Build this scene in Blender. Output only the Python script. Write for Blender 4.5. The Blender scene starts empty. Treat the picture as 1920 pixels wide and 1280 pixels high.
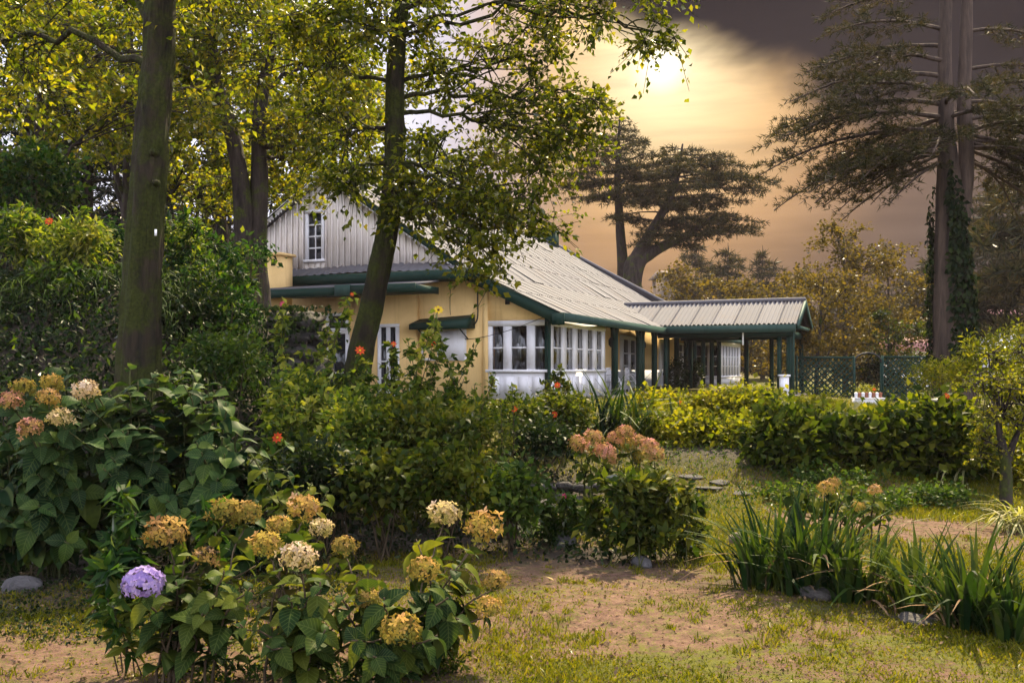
import bpy, math, random
import numpy as np
from mathutils import Vector, Matrix

R = math.radians
rng = np.random.default_rng(7)
random.seed(7)
scene = bpy.context.scene
COL = scene.collection

# ------------------------------------------------------------------ camera
FPX, CX, HY, ZC = 1800.0, 960.0, 690.0, 1.6      # focal length in photo pixels, horizon row, eye height
cam_data = bpy.data.cameras.new('camera')
cam_data.sensor_width = 36.0
cam_data.lens = FPX / 1920.0 * 36.0
cam_data.shift_y = (HY - 640.0) / 1920.0
cam_data.clip_start = 0.1
cam_data.clip_end = 3000.0
cam = bpy.data.objects.new('camera', cam_data)
COL.objects.link(cam)
cam.location = (0, 0, ZC)
cam.rotation_euler = (R(90), 0, 0)
scene.camera = cam

# ------------------------------------------------------------------ light
SUN_AZ, SUN_EL = R(20.0), R(52.0)                # azimuth measured from +Y towards +X
GLOW = Vector(((1238 - CX) / FPX, 1.0, (HY - 118) / FPX)).normalized()
sun_data = bpy.data.lights.new('sun', 'SUN')
sun_data.energy = 5.0
sun_data.angle = R(1.2)
sun_data.color = (1.0, 0.84, 0.56)
sun = bpy.data.objects.new('sun', sun_data)
COL.objects.link(sun)
sdir = Vector((math.sin(SUN_AZ) * math.cos(SUN_EL), math.cos(SUN_AZ) * math.cos(SUN_EL), math.sin(SUN_EL)))
sun.rotation_euler = (-sdir).to_track_quat('-Z', 'Y').to_euler()
sun.location = sdir * 60

scene.view_settings.view_transform = 'Standard'
scene.view_settings.look = 'None'
scene.view_settings.gamma = 1.0
scene.view_settings.use_curve_mapping = False
scene.view_settings.exposure = 1.70
cy = scene.cycles
cy.max_bounces = 4
cy.diffuse_bounces = 2
cy.glossy_bounces = 2
cy.transmission_bounces = 3
cy.transparent_max_bounces = 6
cy.volume_bounces = 0
cy.caustics_reflective = False
cy.caustics_refractive = False
cy.use_denoising = True
cy.use_light_tree = False
cy.adaptive_threshold = .02
cy.sample_clamp_indirect = 6.0


class NT:
    """small helper round a node tree"""
    def __init__(s, tree):
        s.t = tree
        s.n = tree.nodes
        s.l = tree.links

    def node(s, kind, **kw):
        n = s.n.new(kind)
        for k, v in kw.items():
            setattr(n, k, v)
        return n

    def put(s, sock, v):
        if v is None:
            return
        if hasattr(v, 'links'):
            s.l.new(v, sock)
        else:
            if isinstance(v, (tuple, list)) and len(v) == 3 and sock.type == 'RGBA':
                v = (*v, 1.0)
            sock.default_value = v

    def math(s, op, a, b=None, c=None, clamp=False):
        n = s.node('ShaderNodeMath', operation=op, use_clamp=clamp)
        s.put(n.inputs[0], a); s.put(n.inputs[1], b); s.put(n.inputs[2], c)
        return n.outputs[0]

    def mix(s, f, a, b, blend='MIX'):
        n = s.node('ShaderNodeMix', data_type='RGBA', blend_type=blend)
        s.put(n.inputs[0], f); s.put(n.inputs[6], a); s.put(n.inputs[7], b)
        return n.outputs[2]

    def step(s, v, lo, hi):
        n = s.node('ShaderNodeMapRange', interpolation_type='SMOOTHSTEP')
        s.put(n.inputs[0], v); s.put(n.inputs[1], lo); s.put(n.inputs[2], hi)
        return n.outputs[0]

    def ramp(s, f, stops, interp='LINEAR'):
        n = s.node('ShaderNodeValToRGB')
        cr = n.color_ramp
        cr.interpolation = interp
        while len(cr.elements) < len(stops):
            cr.elements.new(0.5)
        for e, (p, c) in zip(cr.elements, stops):
            e.position = p
            e.color = (*c, 1.0) if len(c) == 3 else c
        s.put(n.inputs[0], f)
        return n.outputs[0]

    def noise(s, vec=None, scale=5.0, detail=3.0, rough=0.5, dist=0.0):
        n = s.node('ShaderNodeTexNoise')
        if vec is not None:
            s.put(n.inputs['Vector'], vec)
        n.inputs['Scale'].default_value = scale
        n.inputs['Detail'].default_value = detail
        n.inputs['Roughness'].default_value = rough
        n.inputs['Distortion'].default_value = dist
        return n.outputs['Fac']

    def mapping(s, vec, scale=(1, 1, 1)):
        n = s.node('ShaderNodeMapping')
        s.put(n.inputs[0], vec)
        n.inputs['Scale'].default_value = scale
        return n.outputs[0]


# ------------------------------------------------------------------ sky
world = bpy.data.worlds.new('World')
scene.world = world
world.use_nodes = True
w = NT(world.node_tree)
w.n.clear()
tc = w.node('ShaderNodeTexCoord').outputs['Generated']
sep = w.node('ShaderNodeSeparateXYZ')
w.l.new(tc, sep.inputs[0])
az = w.math('ARCTAN2', sep.outputs[0], sep.outputs[1])
el = w.math('ARCSINE', sep.outputs[2])
sky = w.node('ShaderNodeTexSky', sky_type='NISHITA')
sky.sun_disc = False
sky.sun_elevation = SUN_EL
sky.sun_rotation = SUN_AZ
sky.air_density = 1.2
sky.dust_density = 3.0
soft = w.noise(w.mapping(tc, (1.0, 1.0, 2.6)), 2.2, 6.0, 0.55, 0.3)
streak = w.noise(w.mapping(tc, (1.5, 1.5, 14.0)), 3.0, 4.0, 0.55, 0.2)
# thin pale cloud over the clear sky (colours are ten times up: the background's strength is 0.1)
veil = w.ramp(soft, [(0.30, (6.2, 6.6, 8.2)), (0.70, (9.6, 9.6, 11.0))])
pale = w.mix(0.86, sky.outputs[0], veil)
# the dusk to the right: brown haze, golden light round the sun
dv = w.node('ShaderNodeVectorMath', operation='DOT_PRODUCT')
w.l.new(tc, dv.inputs[0])
dv.inputs[1].default_value = GLOW
ang = w.math('ARCCOSINE', w.math('MINIMUM', dv.outputs['Value'], 0.999999))
ang = w.math('ADD', ang, w.math('MULTIPLY', w.math('SUBTRACT', streak, 0.5), 0.05))
glow = w.ramp(ang, [(0.0, (7.5, 7.0, 5.6)), (0.012, (6.0, 5.3, 3.8)), (0.030, (4.3, 3.5, 2.1)), (0.065, (3.7, 2.75, 1.5)),
                    (0.115, (2.95, 1.9, .90)), (0.18, (1.8, 1.06, .50)), (0.26, (.66, .43, .29)), (0.36, (.33, .245, .21)), (0.7, (.19, .16, .165))])
glow = w.mix(1.0, glow, w.ramp(streak, [(.34, (.80, .78, .76)), (.66, (1.22, 1.2, 1.16))]), 'MULTIPLY')
dusk_az = w.math('MULTIPLY', w.step(az, -0.22, 0.08), w.math('SUBTRACT', 1.0, w.step(az, 0.9, 1.7)))
near = w.math('SUBTRACT', 1.0, w.step(ang, 0.12, 0.30))
dusk = w.math('MULTIPLY', w.math('MAXIMUM', dusk_az, w.math('MULTIPLY', near, 0.9)), w.math('SUBTRACT', 1.0, w.step(el, 0.75, 1.15)))
# pale sky dimmed towards the sun, kept bright behind the camera for fill
pale = w.mix(1.0, pale, w.ramp(w.math('MULTIPLY', ang, .5), [(.25, (.50, .49, .50)), (.75, (1.0, 1.0, 1.0))]), 'MULTIPLY')
col = w.mix(dusk, pale, glow)
# the dark cloud bank that lies over the sun
edge = w.math('MULTIPLY_ADD', az, -0.46, 0.388)
wob = w.noise(w.mapping(tc, (1.0, 1.0, 1.6)), 5.5, 5.0, 0.5, 0.4)
lift = w.math('ADD', w.math('SUBTRACT', el, edge), w.math('MULTIPLY', w.math('SUBTRACT', wob, 0.5), 0.14))
cloud = w.math('MULTIPLY', w.step(lift, -0.012, 0.05), w.math('MULTIPLY', w.step(az, -0.10, 0.12), w.math('SUBTRACT', 1.0, w.step(az, 0.8, 1.5))))
cloud = w.math('MULTIPLY', cloud, w.math('SUBTRACT', 1.0, w.step(el, 0.65, 1.1)))
ccol = w.ramp(soft, [(0.3, (0.015, 0.015, 0.022)), (0.7, (0.10, 0.08, 0.082))])
col = w.mix(cloud, col, ccol)
bg = w.node('ShaderNodeBackground')
bg.inputs['Strength'].default_value = 0.1
w.l.new(col, bg.inputs['Color'])
wo = w.node('ShaderNodeOutputWorld')
w.l.new(bg.outputs[0], wo.inputs['Surface'])
world.cycles.sampling_method = 'MANUAL'
world.cycles.sample_map_resolution = 512


# ------------------------------------------------------------------ placing
def at(px, py, Y):
    """point that the photo shows at pixel (px, py) if it stands Y metres ahead"""
    return np.array([(px - CX) / FPX * Y, Y, ZC + (HY - py) / FPX * Y])


def sstep(v, lo, hi):
    t = np.clip((v - lo) / (hi - lo), 0, 1)
    return t * t * (3 - 2 * t)


_W = rng.uniform(-1, 1, (14, 2))
_W *= (np.array([.25, .3, .5, .6, .9, 1.1, 1.5, 1.9, 2.6, 3.1, 4.2, 5.0, 6.5, 8.0]) / np.linalg.norm(_W, axis=1))[:, None]
_PH = rng.uniform(0, 6.28, 14)


def wobble(x, y, lo=0, hi=14):
    s = 0
    for k in range(lo, hi):
        s = s + np.sin(_W[k, 0] * x + _W[k, 1] * y + _PH[k]) / (1.0 + 0.45 * (k - lo))
    return s / 2.2


def H(x, y):
    """height of the ground"""
    x = np.asarray(x, float); y = np.asarray(y, float)
    rise = .42 * sstep(y, 10.5, 13.5) + .28 * sstep(y, 15, 22)
    side = 1 - sstep(x + .10 * (y - 12), -5.2, -2.7)
    bank = 2.5 * sstep(y, 8.6, 14.5) * side * (1 - sstep(y, 21, 27) * (1 - sstep(-x, 10, 16)))
    right = -.45 * sstep(x, 8, 16) * sstep(y, 16, 26)
    far = 9.0 * sstep(y, 70, 190) * sstep(np.abs(x - 10), 5, 90) + 3.0 * sstep(-x, 14, 40) * sstep(y, 20, 60)
    small = .035 * wobble(x, y, 4, 12) * sstep(np.hypot(x, y), 60, 3) + .10 * wobble(x, y, 0, 6) * sstep(y, 9, 14)
    return rise + bank + right + far + small


def on_ground(px, Y):
    x = (px - CX) / FPX * Y
    return np.array([x, Y, float(H(x, Y))])


# ------------------------------------------------------------------ objects
def tag(o, label=None, cat=None, group=None, kind=None):
    if label: o['label'] = label
    if cat: o['category'] = cat
    if group: o['group'] = group
    if kind: o['kind'] = kind
    return o


def empty(name, loc, label=None, cat=None, group=None, rz=0.0):
    o = bpy.data.objects.new(name, None)
    COL.objects.link(o)
    o.location = loc
    o.rotation_euler = (0, 0, rz)
    return tag(o, label, cat, group)


def link(name, me, parent=None, keep=False):
    """object of mesh ME; with keep the mesh is in world coordinates and the parent an unrotated Empty"""
    o = bpy.data.objects.new(name, me)
    COL.objects.link(o)
    if parent is not None:
        o.parent = parent
        if keep:
            o.location = -parent.location
    return o


def copy_tree(o, parent=None):
    c = o.copy()
    COL.objects.link(c)
    if parent is not None:
        c.parent = parent
    for ch in o.children:
        copy_tree(ch, c)
    return c


class MB:
    """collects geometry, then builds one mesh"""
    def __init__(s):
        s.v = []; s.f = []; s.n = 0; s.mi = []

    def add(s, verts, faces, mi=0):
        verts = np.asarray(verts, float).reshape(-1, 3)
        s.v.append(verts)
        for fa in (faces if isinstance(faces, (list, tuple)) else [faces]):
            fa = np.asarray(fa, np.int64)
            if len(fa):
                s.f.append(fa + s.n)
                s.mi.append(np.full(len(fa), mi))
        s.n += len(verts)
        return s

    def box(s, x0, x1, y0, y1, z0, z1, mi=0):
        v = [(x, y, z) for x in (x0, x1) for y in (y0, y1) for z in (z0, z1)]
        return s.add(v, np.array([(0, 1, 3, 2), (4, 6, 7, 5), (0, 4, 5, 1), (2, 3, 7, 6), (0, 2, 6, 4), (1, 5, 7, 3)]), mi)

    def hexa(s, bottom, top, mi=0):
        """solid between two quads of four points each"""
        return s.add(list(bottom) + list(top), np.array([(3, 2, 1, 0), (4, 5, 6, 7), (0, 1, 5, 4), (1, 2, 6, 5), (2, 3, 7, 6), (3, 0, 4, 7)]), mi)

    def tube(s, pts, rad, sides=8, cap=True, mi=0, rough=None):
        pts = np.asarray(pts, float)
        n = len(pts)
        rad = np.broadcast_to(np.asarray(rad, float), (n,))
        t = np.gradient(pts, axis=0)
        t /= np.linalg.norm(t, axis=1)[:, None] + 1e-9
        ref = np.array([0, 0, 1.0]) if abs(t[0][2]) < .8 else np.array([1.0, 0, 0])
        u = np.cross(t[0], ref); u /= np.linalg.norm(u)
        a = np.arange(sides) / sides * 2 * math.pi
        V = []
        for k in range(n):
            u = u - t[k] * np.dot(u, t[k]); u /= np.linalg.norm(u) + 1e-9
            b = np.cross(t[k], u)
            r = rad[k] if rough is None else rad[k] * rough[k % len(rough)][:, None]
            V.append(pts[k] + r * (np.cos(a)[:, None] * u + np.sin(a)[:, None] * b))
        V = np.concatenate(V)
        i = np.arange(n - 1)[:, None] * sides + np.arange(sides)[None]
        j = np.arange(n - 1)[:, None] * sides + (np.arange(sides)[None] + 1) % sides
        F = np.stack([i, j, j + sides, i + sides], -1).reshape(-1, 4)
        fs = [F]
        if cap:
            c = len(V)
            V = np.concatenate([V, pts[-1:] + t[-1] * rad[-1] * .5])
            k = (n - 1) * sides + np.arange(sides)
            fs.append(np.stack([k, np.roll(k, -1), np.full(sides, c)], -1))
        return s.add(V, fs, mi)

    def prisms(s, a, b, ra, rb, mi=0):
        """many thin three-sided twigs at once"""
        a = np.asarray(a, float); b = np.asarray(b, float)
        n = len(a)
        if n == 0: return s
        d = b - a
        d /= np.linalg.norm(d, axis=1)[:, None] + 1e-9
        ref = np.where(np.abs(d[:, 2:3]) < .8, np.array([[0, 0, 1.0]]), np.array([[1.0, 0, 0]]))
        u = np.cross(d, ref); u /= np.linalg.norm(u, axis=1)[:, None] + 1e-9
        v = np.cross(d, u)
        ra = np.broadcast_to(np.asarray(ra, float), (n,))[:, None]; rb = np.broadcast_to(np.asarray(rb, float), (n,))[:, None]
        V = []
        for P, r in ((a, ra), (b, rb)):
            for k in range(3):
                an = k * 2 * math.pi / 3
                V.append(P + r * (math.cos(an) * u + math.sin(an) * v))
        V = np.stack(V, 1).reshape(-1, 3)
        o = np.arange(n)[:, None] * 6
        F = np.concatenate([o + np.array([[k, (k + 1) % 3, 3 + (k + 1) % 3, 3 + k]]) for k in range(3)])
        return s.add(V, F, mi)

    def scatter(s, tmpl, pos, rot, scale, mi=0):
        """copies of a template (verts, faces) at pos with rotation matrices rot and scales"""
        tv, tf = tmpl
        n = len(pos)
        if n == 0: return s
        sc = np.asarray(scale, float)
        if sc.ndim < 2: sc = np.broadcast_to(sc, (n,))[:, None].repeat(3, 1)
        V = np.einsum('nij,nkj->nki', rot, tv[None] * sc[:, None, :]) + pos[:, None, :]
        o = np.arange(n)[:, None, None] * len(tv)
        return s.add(V.reshape(-1, 3), [(np.asarray(f)[None] + o).reshape(-1, np.asarray(f).shape[1]) for f in tf], mi)

    def mesh(s, name, mat, smooth=False):
        me = bpy.data.meshes.new(name)
        V = np.concatenate(s.v)
        lt = np.concatenate([np.full(len(f), f.shape[1]) for f in s.f])
        li = np.concatenate([f.ravel() for f in s.f])
        ls = np.concatenate([[0], np.cumsum(lt)[:-1]])
        me.vertices.add(len(V)); me.loops.add(len(li)); me.polygons.add(len(lt))
        me.vertices.foreach_set('co', V.astype(np.float32).ravel())
        me.loops.foreach_set('vertex_index', li.astype(np.int32))
        me.polygons.foreach_set('loop_start', ls.astype(np.int32))
        mats = mat if isinstance(mat, (list, tuple)) else [mat]
        for m in mats: me.materials.append(m)
        if len(mats) > 1:
            me.polygons.foreach_set('material_index', np.concatenate(s.mi).astype(np.int32))
        if smooth:
            me.polygons.foreach_set('use_smooth', np.ones(len(lt), bool))
        me.update(calc_edges=True)
        return me

    def build(s, name, mat, parent=None, smooth=False, keep=False):
        return link(name, s.mesh(name, mat, smooth), parent, keep)


def unit(v):
    v = np.asarray(v, float)
    return v / (np.linalg.norm(v, axis=-1, keepdims=True) + 1e-9)


def frames(d, n):
    """rotation matrices with local y along d and local z near n"""
    d = unit(d)
    x = unit(np.cross(d, n))
    z = np.cross(x, d)
    return np.stack([x, d, z], -1)


def rnd_dir(n, up=0.0):
    v = rng.normal(size=(n, 3))
    v[:, 2] += up
    return unit(v)


def curve(pts, n):
    """smooth path through control points"""
    P = np.asarray(pts, float)
    Q = np.concatenate([[2 * P[0] - P[1]], P, [2 * P[-1] - P[-2]]])
    out = []
    for t in np.linspace(0, len(P) - 1 - 1e-6, n):
        k = int(t); f = t - k
        a, b, c, d = Q[k:k + 4]
        out.append(.5 * ((2 * b) + (c - a) * f + (2 * a - 5 * b + 4 * c - d) * f * f + (3 * b - a - 3 * c + d) * f ** 3))
    return np.array(out)


# leaf shapes: (verts, [faces]); y runs from stalk to tip, z is up
def leaf_small(wd=.32, fold=.10, droop=.12):
    v = np.array([(0, 0, 0), (-wd, .42, fold), (wd, .42, fold), (0, .5, 0), (0, 1, -droop)])
    return v, [np.array([(0, 2, 3), (0, 3, 1), (3, 2, 4), (3, 4, 1)])]


def leaf_two(wd=.36, fold=.10, droop=.1):
    v = np.array([(0, 0, 0), (wd, .45, fold), (0, 1, -droop), (-wd, .45, fold)])
    return v, [np.array([(0, 1, 2), (0, 2, 3)])]


def leaf_big(wd=.34, fold=.10, droop=.25, wave=.03, rows=7, seed=0):
    r = np.random.default_rng(seed)
    v = []; ts = np.linspace(0, 1, rows)
    for k, t in enumerate(ts):
        half = wd * (math.sin(math.pi * min(1, t ** .78)) ** .75 if 0 < t < 1 else .0) + (.012 if t == 0 else 0)
        if t == 1: half = .006
        z = -droop * t * t + .06 * math.sin(t * 3)
        zz = r.uniform(-wave, wave, 2)
        v += [(-half, t + .02 * math.sin(k * 2.1), z + fold * half / wd + zz[0]), (0, t, z), (half, t - .02 * math.sin(k * 1.7), z + fold * half / wd + zz[1])]
    f = []
    for k in range(rows - 1):
        a = 3 * k
        f += [(a, a + 1, a + 4, a + 3), (a + 1, a + 2, a + 5, a + 4)]
    return np.array(v), [np.array(f)]


def blade(n=6, wd=.03, bend=.4, fold=.01):
    v = []; f = []
    for k in range(n + 1):
        t = k / n
        h = wd * (1 - t ** 2.2) * (.6 + .8 * min(1, t * 3)) * .5 + .001
        y = t * math.cos(bend * t * .9); z = 0
        out = math.sin(bend * t * t) * t
        v += [(-h, out + fold, y), (0, out, y), (h, out + fold, y)]
    for k in range(n):
        a = 3 * k
        f += [(a, a + 1, a + 4, a + 3), (a + 1, a + 2, a + 5, a + 4)]
    return np.array(v), [np.array(f)]


# ------------------------------------------------------------------ materials
def mat_new(name):
    m = bpy.data.materials.new(name)
    m.use_nodes = True
    t = NT(m.node_tree)
    t.n.clear()
    out = t.node('ShaderNodeOutputMaterial')
    return m, t, out


def leaf_mat(name, stops, trans=.45, gloss=.05, rough=.38, tcol=None, clump=1.2, veins=False):
    """leaf: diffuse and light through the blade, colour differs leaf by leaf and clump by clump"""
    m, t, out = mat_new(name)
    geo = t.node('ShaderNodeNewGeometry')
    oi = t.node('ShaderNodeObjectInfo')
    pos = geo.outputs['Position']
    r = t.math('FRACT', t.math('ADD', geo.outputs['Random Per Island'], oi.outputs['Random']))
    f = t.math('ADD', t.math('MULTIPLY', r, .72), t.math('MULTIPLY', t.math('SUBTRACT', t.noise(pos, clump, 2.0), .32), .9), clamp=True)
    k = [(i / max(1, len(stops) - 1), c) for i, c in enumerate(stops)]
    c = t.ramp(f, k)
    c = t.mix(1.0, c, t.ramp(t.noise(pos, 26.0, 2.0), [(.3, (.78, .80, .8)), (.7, (1.15, 1.12, 1.05))]), 'MULTIPLY')
    c = t.mix(1.0, c, (.68, .67, .66), 'MULTIPLY')
    if veins:
        ob = t.node('ShaderNodeSeparateXYZ'); t.l.new(t.node('ShaderNodeTexCoord').outputs['Object'], ob.inputs[0])
        ax = t.math('ABSOLUTE', ob.outputs[0])
        wv = t.math('SINE', t.math('MULTIPLY', t.math('SUBTRACT', ob.outputs[1], t.math('MULTIPLY', ax, .9)), 46.0))
        vn = t.math('MAXIMUM', t.step(wv, .72, 1.0), t.math('SUBTRACT', 1.0, t.step(ax, .008, .022)))
        c = t.mix(t.math('MULTIPLY', vn, .38), c, t.mix(.5, c, (.22, .26, .08)))
    d = t.node('ShaderNodeBsdfDiffuse'); t.put(d.inputs[0], c)
    tr = t.node('ShaderNodeBsdfTranslucent')
    tm = t.mix(1.0, c, tcol or (1.9, 1.9, .5), 'MULTIPLY')
    t.put(tr.inputs[0], tm)
    mx = t.node('ShaderNodeMixShader'); mx.inputs[0].default_value = trans
    t.l.new(d.outputs[0], mx.inputs[1]); t.l.new(tr.outputs[0], mx.inputs[2])
    g = t.node('ShaderNodeBsdfGlossy'); g.inputs['Roughness'].default_value = rough
    t.put(g.inputs[0], (.95, .93, .9))
    fr = t.node('ShaderNodeFresnel'); fr.inputs[0].default_value = 1.42
    m2 = t.node('ShaderNodeMixShader')
    t.l.new(t.math('MULTIPLY', fr.outputs[0], gloss * 1.7, clamp=True), m2.inputs[0])
    t.l.new(mx.outputs[0], m2.inputs[1]); t.l.new(g.outputs[0], m2.inputs[2])
    t.l.new(m2.outputs[0], out.inputs[0])
    return m


def petal_mat(name, stops, trans=.3, obj=False, scale=9.0):
    m, t, out = mat_new(name)
    geo = t.node('ShaderNodeNewGeometry')
    f = geo.outputs['Random Per Island']
    tcn = t.node('ShaderNodeTexCoord').outputs['Object']
    f = t.math('ADD', t.math('MULTIPLY', f, .55), t.math('MULTIPLY', t.noise(tcn, scale if not obj else 2.2, 2.0), .5), clamp=True)
    if obj:
        sz = t.node('ShaderNodeSeparateXYZ'); t.l.new(tcn, sz.inputs[0])
        f = t.math('MULTIPLY_ADD', sz.outputs[2], .28, f)
        f = t.math('ADD', t.math('MULTIPLY', f, .65), t.math('MULTIPLY', t.node('ShaderNodeObjectInfo').outputs['Random'], .38), clamp=True)
    c = t.mix(1.0, t.ramp(f, [(i / max(1, len(stops) - 1), c) for i, c in enumerate(stops)]), (.80, .80, .80), 'MULTIPLY')
    d = t.node('ShaderNodeBsdfDiffuse'); t.put(d.inputs[0], c)
    tr = t.node('ShaderNodeBsdfTranslucent'); t.put(tr.inputs[0], c)
    mx = t.node('ShaderNodeMixShader'); mx.inputs[0].default_value = trans
    t.l.new(d.outputs[0], mx.inputs[1]); t.l.new(tr.outputs[0], mx.inputs[2])
    t.l.new(mx.outputs[0], out.inputs[0])
    return m


def bark_mat(name, a, b, moss=None, moss_amt=.5, scale=6.0, bump=.6, stretch=.22):
    m, t, out = mat_new(name)
    geo = t.node('ShaderNodeNewGeometry')
    p = geo.outputs['Position']
    ps = t.mapping(p, (1, 1, stretch))
    n1 = t.noise(ps, scale * 2.2, 6.0, .62, .4)
    n2 = t.noise(ps, scale * 6, 3.0, .6)
    c = t.ramp(n1, [(.28, a), (.72, b)])
    c = t.mix(.5, c, t.ramp(n2, [(.3, (.45, .45, .45)), (.7, (1.3, 1.3, 1.3))]), 'MULTIPLY')
    if moss:
        mn = t.noise(p, 2.4, 6.0, .68, .2)
        c = t.mix(t.step(mn, .62 - moss_amt * .3, .74 - moss_amt * .25), c, t.ramp(t.noise(p, 30.0, 2.0), [(.3, tuple(x * .55 for x in moss)), (.7, tuple(x * 1.35 for x in moss))]))
    pr = t.node('ShaderNodeBsdfPrincipled')
    t.put(pr.inputs['Base Color'], c)
    pr.inputs['Roughness'].default_value = .9
    pr.inputs['Specular IOR Level'].default_value = .15
    bp = t.node('ShaderNodeBump'); bp.inputs['Strength'].default_value = bump; bp.inputs['Distance'].default_value = .05
    t.l.new(t.math('ADD', n1, t.math('MULTIPLY', n2, .4)), bp.inputs['Height'])
    t.l.new(bp.outputs[0], pr.inputs['Normal'])
    t.l.new(pr.outputs[0], out.inputs[0])
    return m


def paint_mat(name, col, dirt=(.5, .42, .34), amt=.35, rough=.6, scale=1.4, bump=.05, streak=True, spec=.3):
    """painted or plastered surface with worn patches and rain streaks"""
    m, t, out = mat_new(name)
    co = t.node('ShaderNodeTexCoord').outputs['Object']
    n1 = t.noise(co, scale, 6.0, .62, .3)
    n2 = t.noise(t.mapping(co, (7, 7, .5) if streak else (6, 6, 6)), 1.3, 4.0, .6)
    n3 = t.noise(co, 40.0, 3.0, .6)
    c = t.mix(t.math('MULTIPLY', t.step(n1, .42, .78), amt), col, tuple(x * y for x, y in zip(col, dirt)))
    c = t.mix(t.math('MULTIPLY', t.step(n2, .5, .8), amt * .8), c, tuple(x * y * .9 for x, y in zip(col, dirt)))
    c = t.mix(.5, c, t.ramp(n3, [(.3, (.86, .86, .86)), (.7, (1.1, 1.1, 1.1))]), 'MULTIPLY')
    pr = t.node('ShaderNodeBsdfPrincipled')
    t.put(pr.inputs['Base Color'], c)
    pr.inputs['Roughness'].default_value = rough
    pr.inputs['Specular IOR Level'].default_value = spec
    bp = t.node('ShaderNodeBump'); bp.inputs['Strength'].default_value = bump; bp.inputs['Distance'].default_value = .02
    t.l.new(t.math('ADD', n1, n3), bp.inputs['Height'])
    t.l.new(bp.outputs[0], pr.inputs['Normal'])
    t.l.new(pr.outputs[0], out.inputs[0])
    return m


def roof_mat():
    m, t, out = mat_new('weathered_tin')
    co = t.node('ShaderNodeTexCoord').outputs['Object']
    oi = t.node('ShaderNodeObjectInfo').outputs['Random']
    geo = t.node('ShaderNodeNewGeometry').outputs['Position']
    n1 = t.noise(geo, .9, 6.0, .65, .3)
    n2 = t.noise(t.mapping(co, (9, 1.2, 1.2)), 1.6, 5.0, .65)
    c = t.ramp(oi, [(0, (.085, .082, .091)), (1, (.108, .104, .114))])
    c = t.mix(t.math('MULTIPLY', t.step(n1, .5, .75), .55), c, (.11, .085, .072))
    c = t.mix(t.math('MULTIPLY', t.step(n2, .52, .78), .5), c, (.10, .085, .08))
    c = t.mix(t.math('MULTIPLY', t.step(t.noise(geo, 3.5, 5.0, .7), .6, .72), .4), c, (.16, .085, .055))
    pr = t.node('ShaderNodeBsdfPrincipled')
    t.put(pr.inputs['Base Color'], c)
    pr.inputs['Specular IOR Level'].default_value = .2
    pr.inputs['Roughness'].default_value = .8
    t.l.new(pr.outputs[0], out.inputs[0])
    return m


def glass_mat():
    m, t, out = mat_new('window_glass')
    tr = t.node('ShaderNodeBsdfTransparent'); t.put(tr.inputs[0], (.82, .86, .88))
    g = t.node('ShaderNodeBsdfGlossy'); g.inputs['Roughness'].default_value = .06
    fr = t.node('ShaderNodeFresnel'); fr.inputs[0].default_value = 1.5
    mx = t.node('ShaderNodeMixShader')
    t.l.new(t.math('MULTIPLY', fr.outputs[0], 2.0, clamp=True), mx.inputs[0])
    t.l.new(tr.outputs[0], mx.inputs[1]); t.l.new(g.outputs[0], mx.inputs[2])
    t.l.new(mx.outputs[0], out.inputs[0])
    return m


def stone_mat(name, a, b, moss=(.06, .075, .015), amt=.5):
    m, t, out = mat_new(name)
    p = t.node('ShaderNodeNewGeometry').outputs['Position']
    n1 = t.noise(p, 5.0, 7.0, .65, .3); n2 = t.noise(p, 32.0, 3.0, .6)
    c = t.ramp(n1, [(.3, a), (.7, b)])
    c = t.mix(.5, c, t.ramp(n2, [(.3, (.7, .7, .7)), (.7, (1.25, 1.25, 1.25))]), 'MULTIPLY')
    c = t.mix(t.math('MULTIPLY', t.step(t.noise(p, 3.1, 5.0, .7), .52, .66), amt), c, moss)
    pr = t.node('ShaderNodeBsdfPrincipled'); t.put(pr.inputs['Base Color'], c)
    pr.inputs['Roughness'].default_value = .85; pr.inputs['Specular IOR Level'].default_value = .25
    bp = t.node('ShaderNodeBump'); bp.inputs['Strength'].default_value = 1.0; bp.inputs['Distance'].default_value = .05
    t.l.new(t.math('ADD', n1, t.math('MULTIPLY', n2, .3)), bp.inputs['Height']); t.l.new(bp.outputs[0], pr.inputs['Normal'])
    t.l.new(pr.outputs[0], out.inputs[0])
    return m


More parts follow.
